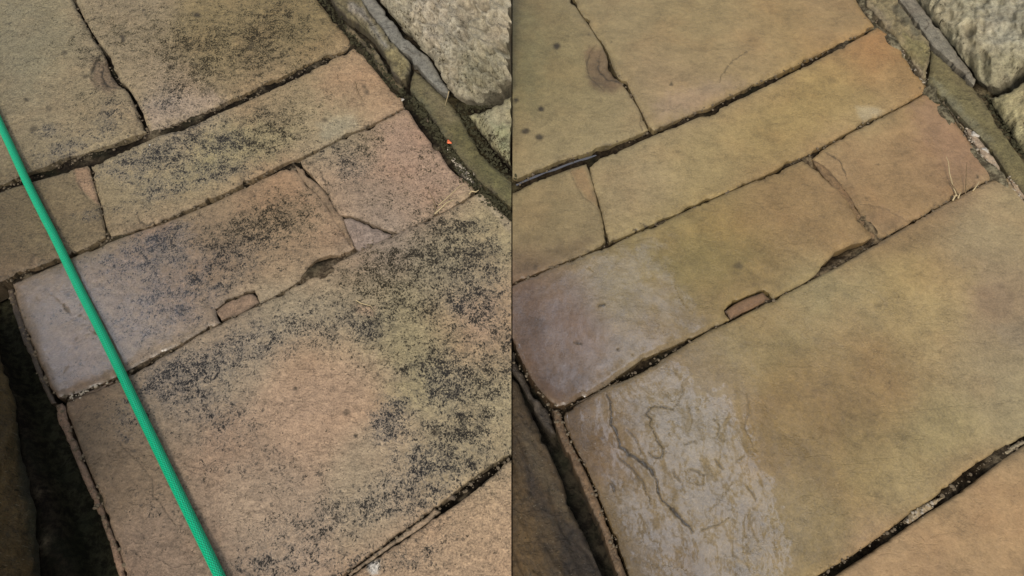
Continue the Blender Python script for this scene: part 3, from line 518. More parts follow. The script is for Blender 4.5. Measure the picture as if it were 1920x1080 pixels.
mortar('dark crumbling mortar edging between the gully and the brown slab under the hose', '6,536,1 16,534,1 30,572,1 42,612,1 58,652,1 74,694,1 88,728,1 98,750,1 88,752,1 72,722,1.5 52,672,1.5 36,640,2 24,600,1.5 12,566,1', 'L', seed=73, base=(84, 70, 54), z=-.008, lich0=.2)
mortar('grey white crumbling mortar beside the orange chip along the pink lichened slab', '838,284,1 848,280,1 862,300,1 875,315,1 886,330,1 893,345,1 886,342,1 872,331,1 856,314,1 846,300,1', 'L', seed=74, base=(138, 132, 120), z=-.002, amp=(1, 2.5, 0))
mortar('smooth worn mortar slope between the brown and pink lichened slabs', '552,308,0 566,314,0 584,334,0 604,350,0 616,366,0 628,390,0 642,404,0 652,434,0 666,462,0 660,466,0 648,446,0 634,424,0 620,404,0 606,384,0 592,364,0 576,347,0 560,327,0', 'L', seed=76, base=(140, 116, 88), z=-.0015, lich0=.2, edge_dirt=.5, amp=(1, .5, 0))
mortar('smooth worn mortar slope between the wet olive and reddish clean slabs', '1524,297,0 1545,308,0 1562,324,0 1582,348,0 1598,370,0 1614,396,0 1630,422,0 1646,444,0 1638,446,0 1620,424,0 1602,400,0 1586,376,0 1568,354,0 1550,334,0 1532,314,0', 'R', seed=77, base=(132, 104, 70), z=-.0015, edge_dirt=.5, amp=(1, .4, 0))
tag(stone('brick_fragment', '403,581,.6 425,564,.6 450,553,.6 474,546,.6 480,556,.6 485,566,1 462,579,.8 440,590,.6 413,601,.6', M_SLAB, 'L', base=(138, 112, 88), mixb=.85, seed=80, z=-.002, er=5, ed=1.2, amp=(.3, .25, 0), edge_dirt=.8, jit=.8),
    'small pinkish brick piece set in the lower edge of the brown lichened slab', 'brick piece')
# ---- kerb side, left photo
def rock_relief(seed, big, mid, fine, sc_=1.0, round_=0.0, rr_=60):
    def f(VV, D):
        x, y = VV[:, 0]*sc_, VV[:, 1]*sc_
        wx = x+14*fbm(x/40, y/40, seed+1, 3); wy = y+14*fbm(x/40, y/40, seed+2, 3)
        r = big*fbm(wx/85, wy/85, seed+3, 3)+mid*(1-np.abs(fbm(wx/30+3, wy/42, seed+4, 3))*2.4)+fine*fbm(wx/9, wy/9, seed+5, 3)
        cv = sstep(mid*(1-np.abs(fbm(wx/30+3, wy/42, seed+4, 3))*2.4)+fine*1.5*fbm(wx/9, wy/9, seed+5, 3), 0.1*mid, -0.9*mid)
        return r-round_*np.clip(1-D/rr_, 0, 1)**2, cv
    return f
def wall_plane(ax, ay, bx, by, slope, lift=0.0):
    A, B = on_plane(np.array([ax, bx]), np.array([ay, by]), GROUND); t = B-A; t /= np.linalg.norm(t)
    q = np.cross(t, np.array([0, 0, 1.0]));                       # horizontal, square to the base line
    if q@(np.array([0.0, 0.0, 0.0])-A) < 0: q = -q                 # towards the camera side
    s = math.radians(slope); n = q*math.sin(s)+np.array([0, 0, 1.0])*math.cos(s); return (A+np.array([0, 0, lift]), n)
WL = wall_plane(700, 0, 958, 312, 34); 
GW = 'rough rock faced stones of the wall foot'
tag(stone('wall_stone', '700,-12,1 712,0,1 732,28,1 756,60,1.5 786,92,1.5 808,108,1.5 824,134,1.5 843,168,2 852,184,4 868,196,4 890,194,4 912,184,4 934,170,4 958.7,150,4 958.7,-170,0 680,-170,0', M_ROCK, 'L', plane=WL, base=(160, 150, 126), mixb=1, seed=90, z=.012, thick=.07, er=14, ed=7, amp=(4, 1, 0), jit=2,
    step=3.2, rockfn=rock_relief(200, 6, 15, 5, 1.7, 9, 46), lich0=.16, blue0=0, lichen=[(760, 50, 50, 30, 60, .4, 0), (850, 80, 40, 40, 0, .3, 0), (880, 150, 60, 30, 0, .35, 0), (820, 20, 40, 30, 0, .3, 0)], edge_dirt=.7,
    patches=[('760,0 860,0 900,120 820,110', (170, 160, 138), 30, .7), ('870,110 958,90 958,170 880,190', (128, 122, 92), 25, .7), ('700,0 770,60 800,110 760,60', (128, 118, 88), 14, .7)]),
    'rugged rock faced wall stone with deep pits above the grey mortar fillet, nearer the hose', 'wall stone', GW)
tag(stone('wall_stone', '874,216,3 892,208,5 915,202,5 936,190,5 958.7,174,5 958.7,318,3 940,300,4 922,284,5 905,262,6 890,242,5', M_ROCK, 'L', plane=WL, base=(152, 144, 108), mixb=1, seed=95, z=.006, thick=.06, er=12, ed=5, amp=(2, 1, 0), jit=2.4,
    rockfn=rock_relief(220, 2, 4, 2, 1.3, 4, 26), lich0=.12, blue0=.2, lichen=[(925, 262, 22, 20, 0, .9, 0), (900, 225, 18, 18, 0, .8, 0), (930, 300, 30, 20, 0, .8, 0), (950, 310, 20, 20, 0, .7, 0)], edge_dirt=.9,
    patches=[('905,215 958,195 958,280 920,260', (160, 152, 118), 14, .8), ('930,240 958,235 958,290 940,285', (140, 144, 100), 10, .8)]),
    'low greenish wall stone with brown lichen, directly below the rugged pitted one', 'wall stone', GW)
tag(stone('plinth_kerb', '776,131,1 792,143,1 826,176,1 844,192,2 862,215,2 880,250,3 895,275,3 920,306,3 958.7,340,2 958.7,390,3 930,366,3 910,352,3 890,333,3 868,306,3 845,272,3 825,246,3 800,208,3 780,184,3 768,168,2 770,150,2', M_MASON, 'L', base=(104, 95, 62), mixb=1, seed=100, z=.003, er=7, ed=2.5, amp=(1.5, 1.2, 0), ridge=(49, 26, .6), lich0=.2, blue0=0, edge_dirt=.7,
    patches=[('775,135 800,150 860,220 840,235 790,180', (128, 114, 78), 14, .8), ('765,165 800,200 850,275 830,270 780,200', (70, 76, 56), 8, .6), ('840,240 870,240 958,350 958,385 900,330', (104, 98, 52), 12, .7)]),
    'olive mossy plinth stone running along the foot of the wall, beside the pink lichened slab', 'kerb stone')
tag(stone('mortar_fillet', '640,-60,1 664,-60,1 702,0,1 730,33,1 755,68,1 785,97,1 806,112,1 818,134,1 832,158,1 845,176,1 841,186,1 824,174,1 792,141,1 776,128,1 766,108,1 750,98,1 738,88,1 724,68,1 702,40,1 674,0,1', M_MASON, 'L', base=(130, 126, 114), mixb=1, seed=105, z=.006, er=3, ed=1.5, amp=(.8, .5, 0), jit=1.3, thick=.03, edge_dirt=.35,
    grooves=[('760,92,.4 768,100,1 776,106,.8', .8)], spots=[(778, 108, 3, 2, 0, .7), (787, 110, 2, 2, 0, .6)]), 'smooth grey cement fillet between the layered rock and the rugged wall stone, nearer the hose', 'mortar')
tag(stone('riven_rock', '598,-60,1 640,-60,1 672,0,1 700,38,1 724,70,1 742,92,1 762,112,1 772,128,1 770,142,1 762,154,1.5 752,158,1.5 738,147,1 722,104,1.5 700,76,1 676,56,1 652,42,1 634,24,1 620,0,1', M_ROCK, 'L', base=(118, 108, 78), mixb=1, seed=110, z=.008, step=2.6, er=4, ed=2.5, amp=(2, 2.2, 0), rockfn=rock_relief(400, 2, 2.2, 2.0, 2.2, 0, 9), ridge=(49, 11, 4.0), lich0=.35, blue0=.1, edge_dirt=.9,
    patches=[('655,5 680,20 715,70 735,100 722,100 690,55 655,25', (158, 150, 136), 5, .9), ('720,100 745,105 765,125 765,150 745,148', (148, 132, 84), 6, .9), ('625,0 650,30 690,60 690,70 640,35', (136, 124, 82), 6, .8)]),
    'layered mossy rock ledge wedged along the top right corner of the lichened paving', 'rock')
tag(stone('rock_shard', '640,36,1 652,46,1 676,62,1 700,84,1 716,108,1 730,132,1 745,150,1 757,162,1 752,168,1.2 738,162,1.2 722,144,1 705,122,1 690,98,1 668,76,1 648,56,1', M_ROCK, 'L', base=(120, 106, 76), mixb=1, seed=112, z=-.001, step=2.4, er=3, ed=2, amp=(1, 2.2, 0), jit=2, ridge=(52, 7, 2.4), lich0=.45, blue0=.1, edge_dirt=.9),
    'thin split shard of rock in the dark gap beside the layered ledge', 'rock')
# ---- dark wall on the far left side of the gully
WD = wall_plane(-18, 620, 92, 1080, 74)
tag(stone('rubble_wall', '-16,600,2 4,650,2 30,760,2 52,860,2 68,940,2 92,1080,2 125,1250,0 -700,1250,0 -420,1000,0 -260,800,0 -150,620,0', M_ROCK, 'L', plane=WD, base=(92, 70, 34), mixb=1, seed=120, z=0, thick=.12, step=6, er=14, ed=6, amp=(8, 1.5, 0), lich0=.3, blue0=0, rockfn=rock_relief(260, 5, 2, 1, .8), edge_dirt=1,
    patches=[('0,650 30,720 50,860 60,980 30,1080 -40,1080 -40,700', (104, 78, 36), 20, .8), ('20,700 60,860 90,1080 60,1080 30,860', (40, 40, 22), 10, .8)]),
    'dark brown damp rock face beyond the black gully at the far left', 'wall')

# ------------------------------------------------------------------ RIGHT: the treated, clean paving
C = M_CLEAN
def clean(label, *a, **k):
    k.setdefault('lich0', 0.0); k.setdefault('amp', (1.5, .38, 0)); k.setdefault('edge_dirt', .4)
    return slab(label, *a, group=GR_, **k)
clean('olive clean slab at upper left with four small rust spots and a scooped chip',
     '961,-260,0 1020,-260,0 1050,-60,1 1073,0,1 1088,24,1.4 1104,46,1 1118,68,1.4 1130,84,2 1139,100,4 1146,120,6 1156,140,6 1168,152,3 1184,180,1.3 1198,204,1.3 1210,228,2 1217,241,3 1190,256,4 1150,270,4 1120,281,6 1090,292,6 1050,304,7 1000,324,6 961,340,6',
     C, 'R', seed=203, er=7, ed=2.4, dents=[(1116, 118, 15, 34, 12, 3.0, .6), (1135, 138, 18, 20, 10, 3.6, .5), (1208, 232, 12, 18, 10, 1.5, .5)],
     grooves=[('1118,84,.4 1106,100,1.2 1099,120,1.4 1104,140,1 1122,160,1 1132,170,.4', .8), ('1126,100,.4 1122,125,1.2 1140,148,1.5 1165,153,.5', 1.2), ('1095,40,.3 1104,50,.8 1110,58,.3', .5), ('1202,218,.4 1200,232,1 1206,244,1', .8)],
     spots=[(1044, 87, 8, 6, -10, .8), (968, 188, 6, 4, 0, .7), (1015, 205, 6, 5, 0, .75), (985, 246, 9, 6, -10, .7), (1011, 257, 9, 6, 0, .7), (1105, 66, 3, 2, 0, .5), (1064, 68, 5, 2, 20, .3)],
     patches=[('1098,90 1140,92 1170,150 1150,175 1105,160', (112, 86, 58), 10, .8), ('961,20 1000,10 1020,90 1000,200 961,190', (128, 120, 78), 30, .6)])
clean('large plain ochre slab at top centre of the clean paving with a faint curved crack',
     '1082,-260,0 1530,-260,0 1580,-60,2 1608,0,2 1622,22,2 1636,38,2 1642,46,2 1620,60,3 1600,70,4 1560,88,4 1500,118,4 1470,133,4 1440,146,4 1400,164,4 1380,173,4 1350,188,4 1330,198,2 1300,208,2 1265,223,2 1228,240,2 1218,232,1 1206,208,1 1192,182,1 1178,156,1 1160,142,1.5 1150,122,1.5 1143,100,1.5 1133,80,1.2 1122,66,1 1108,44,1 1092,22,1 1078,0,1 1056,-60,1',
     C, 'R', seed=208, er=11, ed=3.4, dents=[(1285, 205, 46, 9, -20, .9, .3), (1400, 155, 60, 8, -24, .6, .3)],
     grooves=[('1400,95,.3 1375,112,.9 1362,128,1 1350,142,1.1 1350,158,.4', .8), ('1240,210,.3 1268,200,.7 1285,192,.3', .4), ('1380,160,.4 1395,164,1 1410,158,.5', .5), ('1340,10,.3 1325,20,.6 1310,26,.3', .3)],
     spots=[(1259, 158, 4, 3, 0, .6), (1146, 78, 2, 2, 0, .5)],
     patches=[('1225,190 1330,150 1400,150 1300,205 1235,225', (164, 136, 106), 14, .6), ('1480,-20 1620,-10 1640,50 1540,90', (160, 130, 82), 30, .6)])
clean('long golden ochre clean slab of the second row, pale scrape at its right end',
     '1106,312,2 1125,294,3 1160,282,2.5 1200,264,2 1240,246,2 1275,232,3 1310,214,5 1335,208,5 1350,200,3 1380,184,4 1440,156,4 1500,126,4 1560,96,3 1600,76,2 1646,50,2 1668,64,2 1690,94,2 1710,128,2 1732,152,2 1742,166,1.5 1700,191,.8 1660,211,1 1625,227,1.2 1580,251,1.4 1540,274,1.8 1522,286,3 1480,304,3 1440,324,1.6 1400,341,1.6 1360,359,1.8 1300,384,1.6 1250,408,1.6 1215,421,1.6 1190,433,1.8 1142,454,3 1137,430,1.2 1130,400,1.2 1122,370,1.2 1112,340,1.2',
     C, 'R', seed=215, er=7, ed=2.2, dents=[(1212, 418, 14, 6, -20, .9, .5), (1332, 208, 16, 9, -20, 2.5, .4)],
     grooves=[('1200,418,.4 1208,424,1.3 1222,422,1.2 1232,414,.4', .9), ('1186,432,.5 1192,428,1.6 1196,434,.5', 1)],
     spots=[(1558, 152, 8, 8, 0, .16), (1272, 285, 5, 3, 0, .3), (1724, 165, 2, 2, 0, .6), (1605, 105, 10, 6, 0, .2)],
     patches=[('1602,198 1640,200 1660,208 1625,226 1612,222', (182, 166, 132), 5, .7), ('1590,60 1650,60 1680,110 1640,140 1580,110', (172, 122, 66), 22, .6), ('1500,140 1600,150 1640,190 1520,240 1440,230', (162, 134, 74), 30, .5)])
clean('small brown clean slab left of the golden ochre one, wedge mark on its right',
     '961,358,5 1000,338,4 1050,320,4 1080,310,3 1100,304,3 1106,325,1 1114,352,1 1122,382,1.2 1130,412,1.4 1138,455,3 1100,472,1.6 1050,491,1.6 1000,511,1.6 961,529,1.6',
     C, 'R', seed=222, er=7, ed=2.2, dents=[(1092, 345, 12, 40, -14, 1.0, .6)], grooves=[('1070,318,.4 1076,342,1 1094,368,1 1118,388,.5', .6), ('1128,395,.5 1134,425,2 1137,452,2.4', 1.2)],
     patches=[('1070,318 1096,312 1112,350 1124,386 1104,376 1082,350', (150, 116, 72), 5, .8), ('980,480 1080,450 1130,440 1100,470 1000,508 961,520', (104, 84, 54), 10, .5)], spots=[(1104, 470, 6, 3, 0, .6), (1004, 500, 4, 7, 0, .4)])
clean('wide wet olive slab with a lilac sheen, third row of the clean paving',
     '961,533,1.6 1000,515,1.6 1050,495,1.6 1100,476,1.6 1142,459,3 1192,437,1.8 1250,412,1.6 1300,388,1.6 1360,362,1.8 1440,327,1.6 1480,309,2.5 1505,298,3 1520,302,4 1540,316,5 1556,334,4 1572,352,2 1590,374,2 1606,400,2 1624,424,3 1640,442,3 1625,453,4 1600,462,8 1575,476,9 1550,496,7 1530,516,3 1500,533,1.2 1450,558,1.2 1448,555,1 1434,540,1 1400,552,1 1375,564,1 1357,579,1 1360,588,1 1368,598,1 1330,616,1.4 1300,630,1.4 1265,648,4 1230,668,8.5 1200,684,9 1165,704,5.5 1140,718,1.2 1100,741,1.4 1060,760,4 1044,760,2 1028,746,1.6 1002,716,1.6 982,680,1.4 970,655,1.4 961,632,1.4',
     C, 'R', seed=231, er=8, ed=2.2, wetp=[('930,470 1230,440 1320,620 1180,720 1040,790 930,640', 60, .85)], wet0=.30, dents=[(1140, 690, 26, 10, -30, .6, .2)],
     grooves=[('1076,641,.5 1084,642,1.5 1094,646,.6', .8), ('1156,655,.8 1162,658,.8', .6), ('1100,502,.3 1108,504,.8 1116,512,.3', .5), ('1265,540,.3 1280,570,.5 1300,590,.3', -.25), ('1125,574,1.5 1132,573,2 1136,572,1', -.9), ('1324,380,.4 1340,386,.9 1342,392,.4', .4), ('1184,664,.6 1188,666,.6', .5)],
     spots=[(1385, 499, 11, 7, 0, .45), (1382, 512, 9, 4, 10, .2), (1085, 644, 7, 2.5, 15, .6), (1160, 657, 4, 3, 0, .5), (1320, 393, 8, 3, 0, .25)],
     patches=[('961,540 1000,540 1030,700 1060,760 1010,740 961,640', (112, 82, 60), 16, .6), ('1240,480 1360,440 1420,480 1340,560 1260,560', (138, 120, 66), 30, .5)])
clean('smooth reddish brown clean slab beside the kerb, with straws on it',
     '1522,296,3 1545,278,1.2 1582,255,1.2 1627,231,1.2 1662,214,1 1702,194,1 1744,169,1 1756,178,2 1778,202,2 1800,235,2 1820,262,2 1840,288,2.5 1860,312,2.5 1872,326,2.5 1860,334,2 1830,347,1.4 1805,360,1.4 1780,374,1 1740,396,.9 1700,420,.9 1665,438,1.2 1648,446,2 1630,425,3 1614,400,3 1598,374,3 1585,354,3 1570,336,3.5 1552,318,4 1534,306,3',
     C, 'R', seed=240, er=9, ed=2.6, dents=[(1580, 330, 14, 26, -35, 1.6, .3), (1660, 420, 40, 16, -25, 1.2, .25)],
     grooves=[('1540,284,.4 1556,292,1 1574,304,1.2 1584,320,1 1590,335,.4', -.7), ('1610,382,.4 1640,386,.9 1670,396,.9 1700,412,.8 1720,414,.4', .5)],
     spots=[(1833, 331, 3, 2.5, 0, .8), (1646, 307, 3, 1.5, 0, .6), (1625, 372, 3, 2, 0, .4)],
     patches=[('1620,410 1650,384 1700,410 1740,400 1660,440', (138, 108, 72), 10, .5), ('1700,200 1750,175 1870,320 1800,340 1740,270', (158, 120, 86), 25, .7)])
PUD = '1050,800 1085,735 1170,712 1205,690 1270,678 1290,700 1290,730 1330,725 1370,735 1385,770 1405,795 1412,840 1440,880 1462,960 1480,1090 1160,1090 1110,1000 1080,900'
clean('very large slab of the clean paving, lower half, flaking wet puddled patch on its left',
     '1060,768,4 1100,747,1.4 1142,722,1.4 1168,710,5.5 1205,690,7.5 1250,664,5 1300,637,1.4 1330,620,1.2 1372,602,1.2 1410,582,1.2 1452,561,1 1500,537,1 1530,521,1 1565,503,1 1600,484,1 1645,456,1 1700,424,.8 1740,400,.8 1785,375,1 1835,349,1.4 1876,331,2 1892,332,3 1905,350,3 1940,395,3 2250,700,0 2250,760,0 1960,790,2 1925,815,2 1900,829,2 1880,840,4 1850,860,4 1820,880,5 1795,902,6 1765,926,5 1745,940,3 1715,955,2 1695,972,1.5 1650,1005,1.2 1600,1040,1.2 1570,1058,2 1530,1082,2.5 1480,1120,1 1380,1220,0 1250,1300,0 1205,1140,1 1178,1070,1.2 1160,1020,1 1146,984,1 1134,952,1 1120,918,1 1106,886,1 1090,855,1.2 1074,825,1.2 1062,798,1.5 1058,780,2',
     C, 'R', seed=252, step=3.0, terr=(PUD, 0.24, 1.3), er=7, ed=2.2, amp=(1.6, .26, 0), wet0=.48, wetp=[(PUD, 7, 1.0)],
     grooves=[('1138,740,.8 1146,765,2 1146,795,2.5 1158,815,3 1163,838,4 1176,848,4 1192,858,3.5 1206,866,3 1222,882,2.5 1232,900,2.2 1236,930,2 1250,942,2.2 1263,955,2.6 1278,972,3 1292,985,3.5 1300,998,1', 1.4),
              ('1262,768,.5 1240,764,1.5 1220,765,1.5 1210,776,1.5 1222,786,1.2 1218,800,1.5 1226,812,1.6 1234,828,1.6 1244,845,1.6 1240,858,1.8 1226,856,1.3 1215,850,.6', 1.0),
              ('1278,720,.5 1280,735,1 1272,752,1 1262,765,1', .6), ('1175,805,.6 1190,820,1.4 1202,850,1.2', .8), ('1164,860,.6 1175,872,1.2 1190,880,1.6 1206,905,1.8 1215,930,1.2 1220,945,.5', .9), ('1340,785,.5 1352,800,1.2 1345,815,1 1360,830,.5', .6), ('1285,832,.4 1302,828,1 1310,836,.4', .6), ('1295,880,.5 1310,885,1.2 1322,890,1 1318,905,.6', .7), ('1340,860,.6 1350,872,1.6 1356,880,1', .8), ('1380,868,.5 1388,860,1.1 1398,856,.5', .6), ('1262,880,.5 1266,892,1.2 1282,905,.6', .7), ('1295,905,.4 1320,911,1 1322,900,.5', .6), ('1145,905,.5 1152,915,1.6 1156,925,.6', 1), ('1400,738,.6 1404,770,1.8 1396,800,2 1410,830,1.6 1420,850,.6', .5), ('1315,995,.4 1345,985,1 1370,970,.6', -.5), ('1400,910,.5 1412,925,1.6 1418,938,.7', .6), ('1290,760,.5 1300,790,1.2 1292,810,.6', .5), ('1372,905,.4 1350,940,.9 1330,960,.4', .4),
              ('1622,542,.3 1642,552,.7 1656,562,.9 1650,578,.8 1625,578,.6 1605,577,.3', .35)],
     dents=[(1165, 835, 14, 40, -15, .7, .3), (1400, 790, 12, 60, -12, .5, .3), (1650, 566, 12, 9, 0, .4, .3), (1130, 760, 10, 30, 0, .3, .2), (1350, 875, 30, 24, 0, .5, .5), (1310, 800, 24, 30, 0, .4, .6), (1250, 910, 14, 40, -20, .4, .5)],
     spots=[(1646, 574, 8, 4, 0, .3), (1150, 910, 6, 10, -20, .45)],
     patches=[('1480,680 1620,640 1700,640 1740,720 1600,760 1560,900 1460,880 1440,760', (142, 114, 66), 40, .5), ('1830,540 1880,530 1905,560 1890,600 1850,590 1832,575', (138, 112, 80), 8, .6), ('1740,520 1830,500 1800,620 1700,640 1690,580', (172, 146, 90), 25, .6), ('1858,610 1920,600 1920,660 1880,640', (140, 124, 96), 12, .5), ('1690,560 1720,540 1740,560 1720,640 1690,620', (168, 140, 86), 14, .4), ('1890,335 1925,375 1925,385 1895,350', (180, 150, 120), 3, .6)])
clean('tan slab at the bottom right corner of the clean paving, below the open joint',
     '2250,790,0 1960,812,2 1925,832,2 1905,844,3 1880,860,4 1850,884,4 1820,906,5 1795,924,4 1770,942,3 1740,962,2 1720,976,1 1700,990,1 1670,1012,1 1630,1040,1 1590,1064,2 1560,1084,3 1500,1140,1 1420,1320,0 2250,1320,0',
     C, 'R', seed=260, er=6, ed=2, base=(162, 134, 96), mixb=.6)
mortar('pale mortar lumps in the bottom joint of the clean paving', '1745,942,.6 1758,945,.6 1772,934,.4 1776,930,.4 1768,928,.6 1752,936,.6 1735,944,.6 1716,956,.6 1700,968,.6 1696,976,.8 1708,982,.6 1722,972,.6 1738,960,.6 1756,950,.6', 'R', seed=270, base=(176, 156, 124), amp=(.8, 1.6, 0))
mortar('whitish mortar plug at the right end of the bottom joint of the clean paving', '1886,846,.6 1900,834,.8 1920,822,.8 1940,812,1 1945,820,1 1922,832,1 1905,842,1 1890,852,.6', 'R', seed=271, base=(178, 162, 132))
mortar('tan mortar sliver left of the black hole in the joint above the puddled slab', '1070,760,.4 1092,748,.5 1118,735,.5 1145,720,.5 1162,710,.5 1160,714,.5 1142,726,.5 1115,740,.5 1090,752,.4', 'R', seed=272, base=(126, 104, 76), z=-.001)
mortar('brown mortar band along the left edge of the puddled slab', '1036,766,1 1048,764,1.4 1055,775,1.5 1060,800,1 1070,825,1 1086,856,1 1102,888,1 1116,920,1 1130,955,1 1142,986,1 1156,1022,1 1176,1076,1 1200,1140,1 1188,1144,1 1160,1080,1 1142,1030,1 1128,990,1 1112,958,1.5 1098,925,1.5 1084,890,1 1070,862,1 1056,832,1 1044,800,1', 'R', seed=273, base=(132, 104, 74), z=-.004)
mortar('crumbled pinkish white mortar by the kerb at the straw end of the reddish slab', '1812,238,1 1822,242,1 1834,258,1 1850,276,1 1862,292,1 1872,306,1 1878,320,1 1874,326,1 1862,312,1 1848,298,1 1838,286,1 1824,262,1 1814,248,1', 'R', seed=274, base=(172, 152, 128), z=.0005, amp=(1, 2.2, 0))
mortar('narrow grey mortar ribbon between kerb and the upper part of the reddish slab', '1768,186,1 1780,198,1 1792,214,1 1806,230,1 1814,240,1 1808,238,1 1796,224,1 1782,206,1 1772,194,1', 'R', seed=275, base=(132, 118, 88), z=-.002)
mortar('pinkish mortar edging beside the kerb at the right edge of the clean paving', '1892,330,1 1904,332,1 1918,350,1 1940,372,1 1944,384,1 1925,376,1 1908,358,1', 'R', seed=276, base=(176, 152, 124), z=-.001)
tag(stone('brick_fragment', '1360,581,.6 1378,568,.6 1402,556,.6 1432,545,.6 1438,552,.6 1446,558,.8 1420,572,.8 1395,584,.6 1371,597,.6', C, 'R', base=(128, 98, 70), mixb=.9, seed=280, z=-.002, er=5, ed=1.2, amp=(.3, .25, 0), edge_dirt=.8, jit=.8, wet0=.3),
    'small red brown brick piece set in the lower edge of the wet olive slab', 'brick piece')
# kerb side, right photo
WR = wall_plane(1708, 0, 1920, 288, 40)
tag(stone('wall_stone', '1690,-30,1 1714,0,1 1738,28,1 1764,58,1.5 1784,84,1.5 1802,108,1.5 1820,134,1.5 1834,152,2 1850,162,3 1872,160,4 1892,148,4 1920,122,4 1990,60,4 2250,-60,0 2250,-170,0 1620,-170,0', M_ROCK, 'R', plane=WR, base=(158, 150, 122), mixb=1, seed=290, z=.012, thick=.07, er=14, ed=7, amp=(4, 1, 0), jit=1.6,
    step=3.2, rockfn=rock_relief(300, 8, 6.0, 3.2, 1.3, 9, 46), lich0=.07, blue0=0, lichen=[(1760, 40, 20, 40, -30, .35, 0), (1900, 130, 30, 20, 0, .4, 0)], edge_dirt=.6,
    patches=[('1780,0 1830,0 1850,90 1810,60', (180, 170, 134), 18, .6), ('1840,20 1920,0 1920,90 1860,110', (168, 162, 140), 25, .6), ('1800,110 1900,100 1920,120 1860,160 1830,150', (134, 126, 90), 14, .6), ('1712,5 1760,50 1800,100 1770,70', (132, 122, 86), 10, .6)]),
    'smooth bulging pale wall stone in the top right corner, above the clean paving', 'wall stone', GW)
tag(stone('wall_stone', '1850,180,3 1870,178,3 1896,166,4 1925,146,4 2100,60,2 2250,300,0 1960,330,2 1935,304,5 1915,288,6 1898,262,6 1884,236,5 1868,208,3', M_ROCK, 'R', plane=WR, base=(166, 156, 116), mixb=1, seed=295, z=.006, thick=.06, er=12, ed=5, amp=(2, .8, 0), jit=2.2,
    rockfn=rock_relief(320, 2, 2.2, 1.5, 1.3, 4, 26), lich0=.04, blue0=0, lichen=[(1892, 240, 14, 20, 30, .8, 0), (1910, 275, 18, 14, 0, .8, 0)], edge_dirt=.9),
    'plain yellowish wall stone at the right picture edge, under the bulging pale stone', 'wall stone', GW)
tag(stone('plinth_kerb', '1746,94,1 1762,106,1 1790,134,1 1812,152,1 1826,166,1 1842,186,2 1862,216,2 1880,246,2 1900,276,3 1925,306,3 1970,350,3 2250,640,0 2250,700,0 1950,400,3 1925,372,2 1905,345,2 1890,328,2 1874,302,2 1856,278,2 1838,256,2 1818,236,2 1798,216,2 1778,194,2 1760,176,2 1744,164,2 1738,156,1.5 1744,132,1.5', M_MASON, 'R', base=(116, 106, 70), mixb=1, seed=300, z=.004, er=9, ed=3.5, amp=(1.2, .7, 0), ridge=(49, 26, .5), lich0=.08, blue0=0, edge_dirt=.6,
    patches=[('1740,140 1760,160 1860,270 1840,262 1770,190', (122, 118, 92), 8, .7), ('1750,100 1840,180 1880,250 1840,220', (122, 108, 68), 12, .6)], spots=[]),
    'smooth olive plinth stone along the kerb of the clean paving', 'kerb stone')
tag(stone('mortar_fillet', '1650,-60,1 1672,-60,1 1712,0,1 1736,30,1 1760,58,1 1778,84,1 1796,108,1 1814,132,1 1828,152,1 1824,164,1 1808,148,1 1788,128,1 1764,104,1 1748,92,1 1738,78,1 1728,62,1 1704,30,1 1682,0,1', M_MASON, 'R', base=(134, 127, 110), mixb=1, seed=305, z=.006, er=3, ed=1.5, amp=(.8, .4, 0), jit=1.3, thick=.03, edge_dirt=.35,
    grooves=[('1734,46,.4 1738,54,1.4 1732,60,1', 1.2)]), 'smooth grey cement fillet under the bulging pale wall stone', 'mortar')
tag(stone('riven_rock', '1600,-60,1 1648,-60,1 1680,0,1 1702,30,1 1726,62,1 1736,80,1 1746,92,1.5 1742,110,1.5 1738,130,1.5 1734,150,1.5 1726,148,1 1712,124,1 1698,100,1 1686,84,1 1672,66,1 1656,50,1 1640,34,1 1628,14,1 1618,-5,1', M_ROCK, 'R', base=(138, 124, 90), mixb=1, seed=310, z=.006, step=2.6, er=4, ed=2.5, amp=(2, 2.2, 0), rockfn=rock_relief(400, 2, 2.2, 2.0, 2.2, 0, 9), ridge=(49, 11, 4.0), lich0=.12, blue0=.1, edge_dirt=.6,
    patches=[('1620,0 1640,15 1670,45 1668,60 1640,35', (158, 138, 106), 5, .7), ('1690,70 1735,90 1740,110 1725,130 1700,100', (134, 122, 70), 6, .8), ('1665,10 1690,15 1725,70 1715,75', (100, 96, 76), 5, .6), ('1700,110 1720,128 1732,150 1722,148', (164, 142, 112), 4, .7)]),
    'pale layered rock ledge along the top right edge of the clean paving', 'rock')
# gully on the left of the clean paving
tag(stone('gully_rock', '961,700,1 972,712,1 984,740,2 998,770,1.5 1012,800,1.5 1026,830,1.5 1040,862,2 1056,896,2 1066,930,2 1080,965,2 1100,1000,2 1120,1050,2 1160,1140,2 1180,1300,0 961,1300,0', M_ROCK, 'R', base=(84, 66, 40), mixb=1, seed=320, z=-.006, thick=.05, er=9, ed=5, amp=(2, 1, 0), ridge=(67, 22, 3.0), lich0=.25, blue0=0, edge_dirt=.9, wet0=.2,
    patches=[('961,880 985,930 1010,1020 1030,1080 961,1080', (124, 92, 44), 10, .6), ('978,850 1000,880 1040,970 1020,970 985,900', (62, 48, 32), 5, .8), ('961,780 990,800 1040,900 1080,980 1060,970 1000,880', (104, 88, 62), 8, .6), ('1040,960 1100,1000 1140,1080 1060,1080', (48, 36, 24), 10, .8)]),
    'dark brown ridged rock in the gully at the lower left of the clean paving', 'rock')
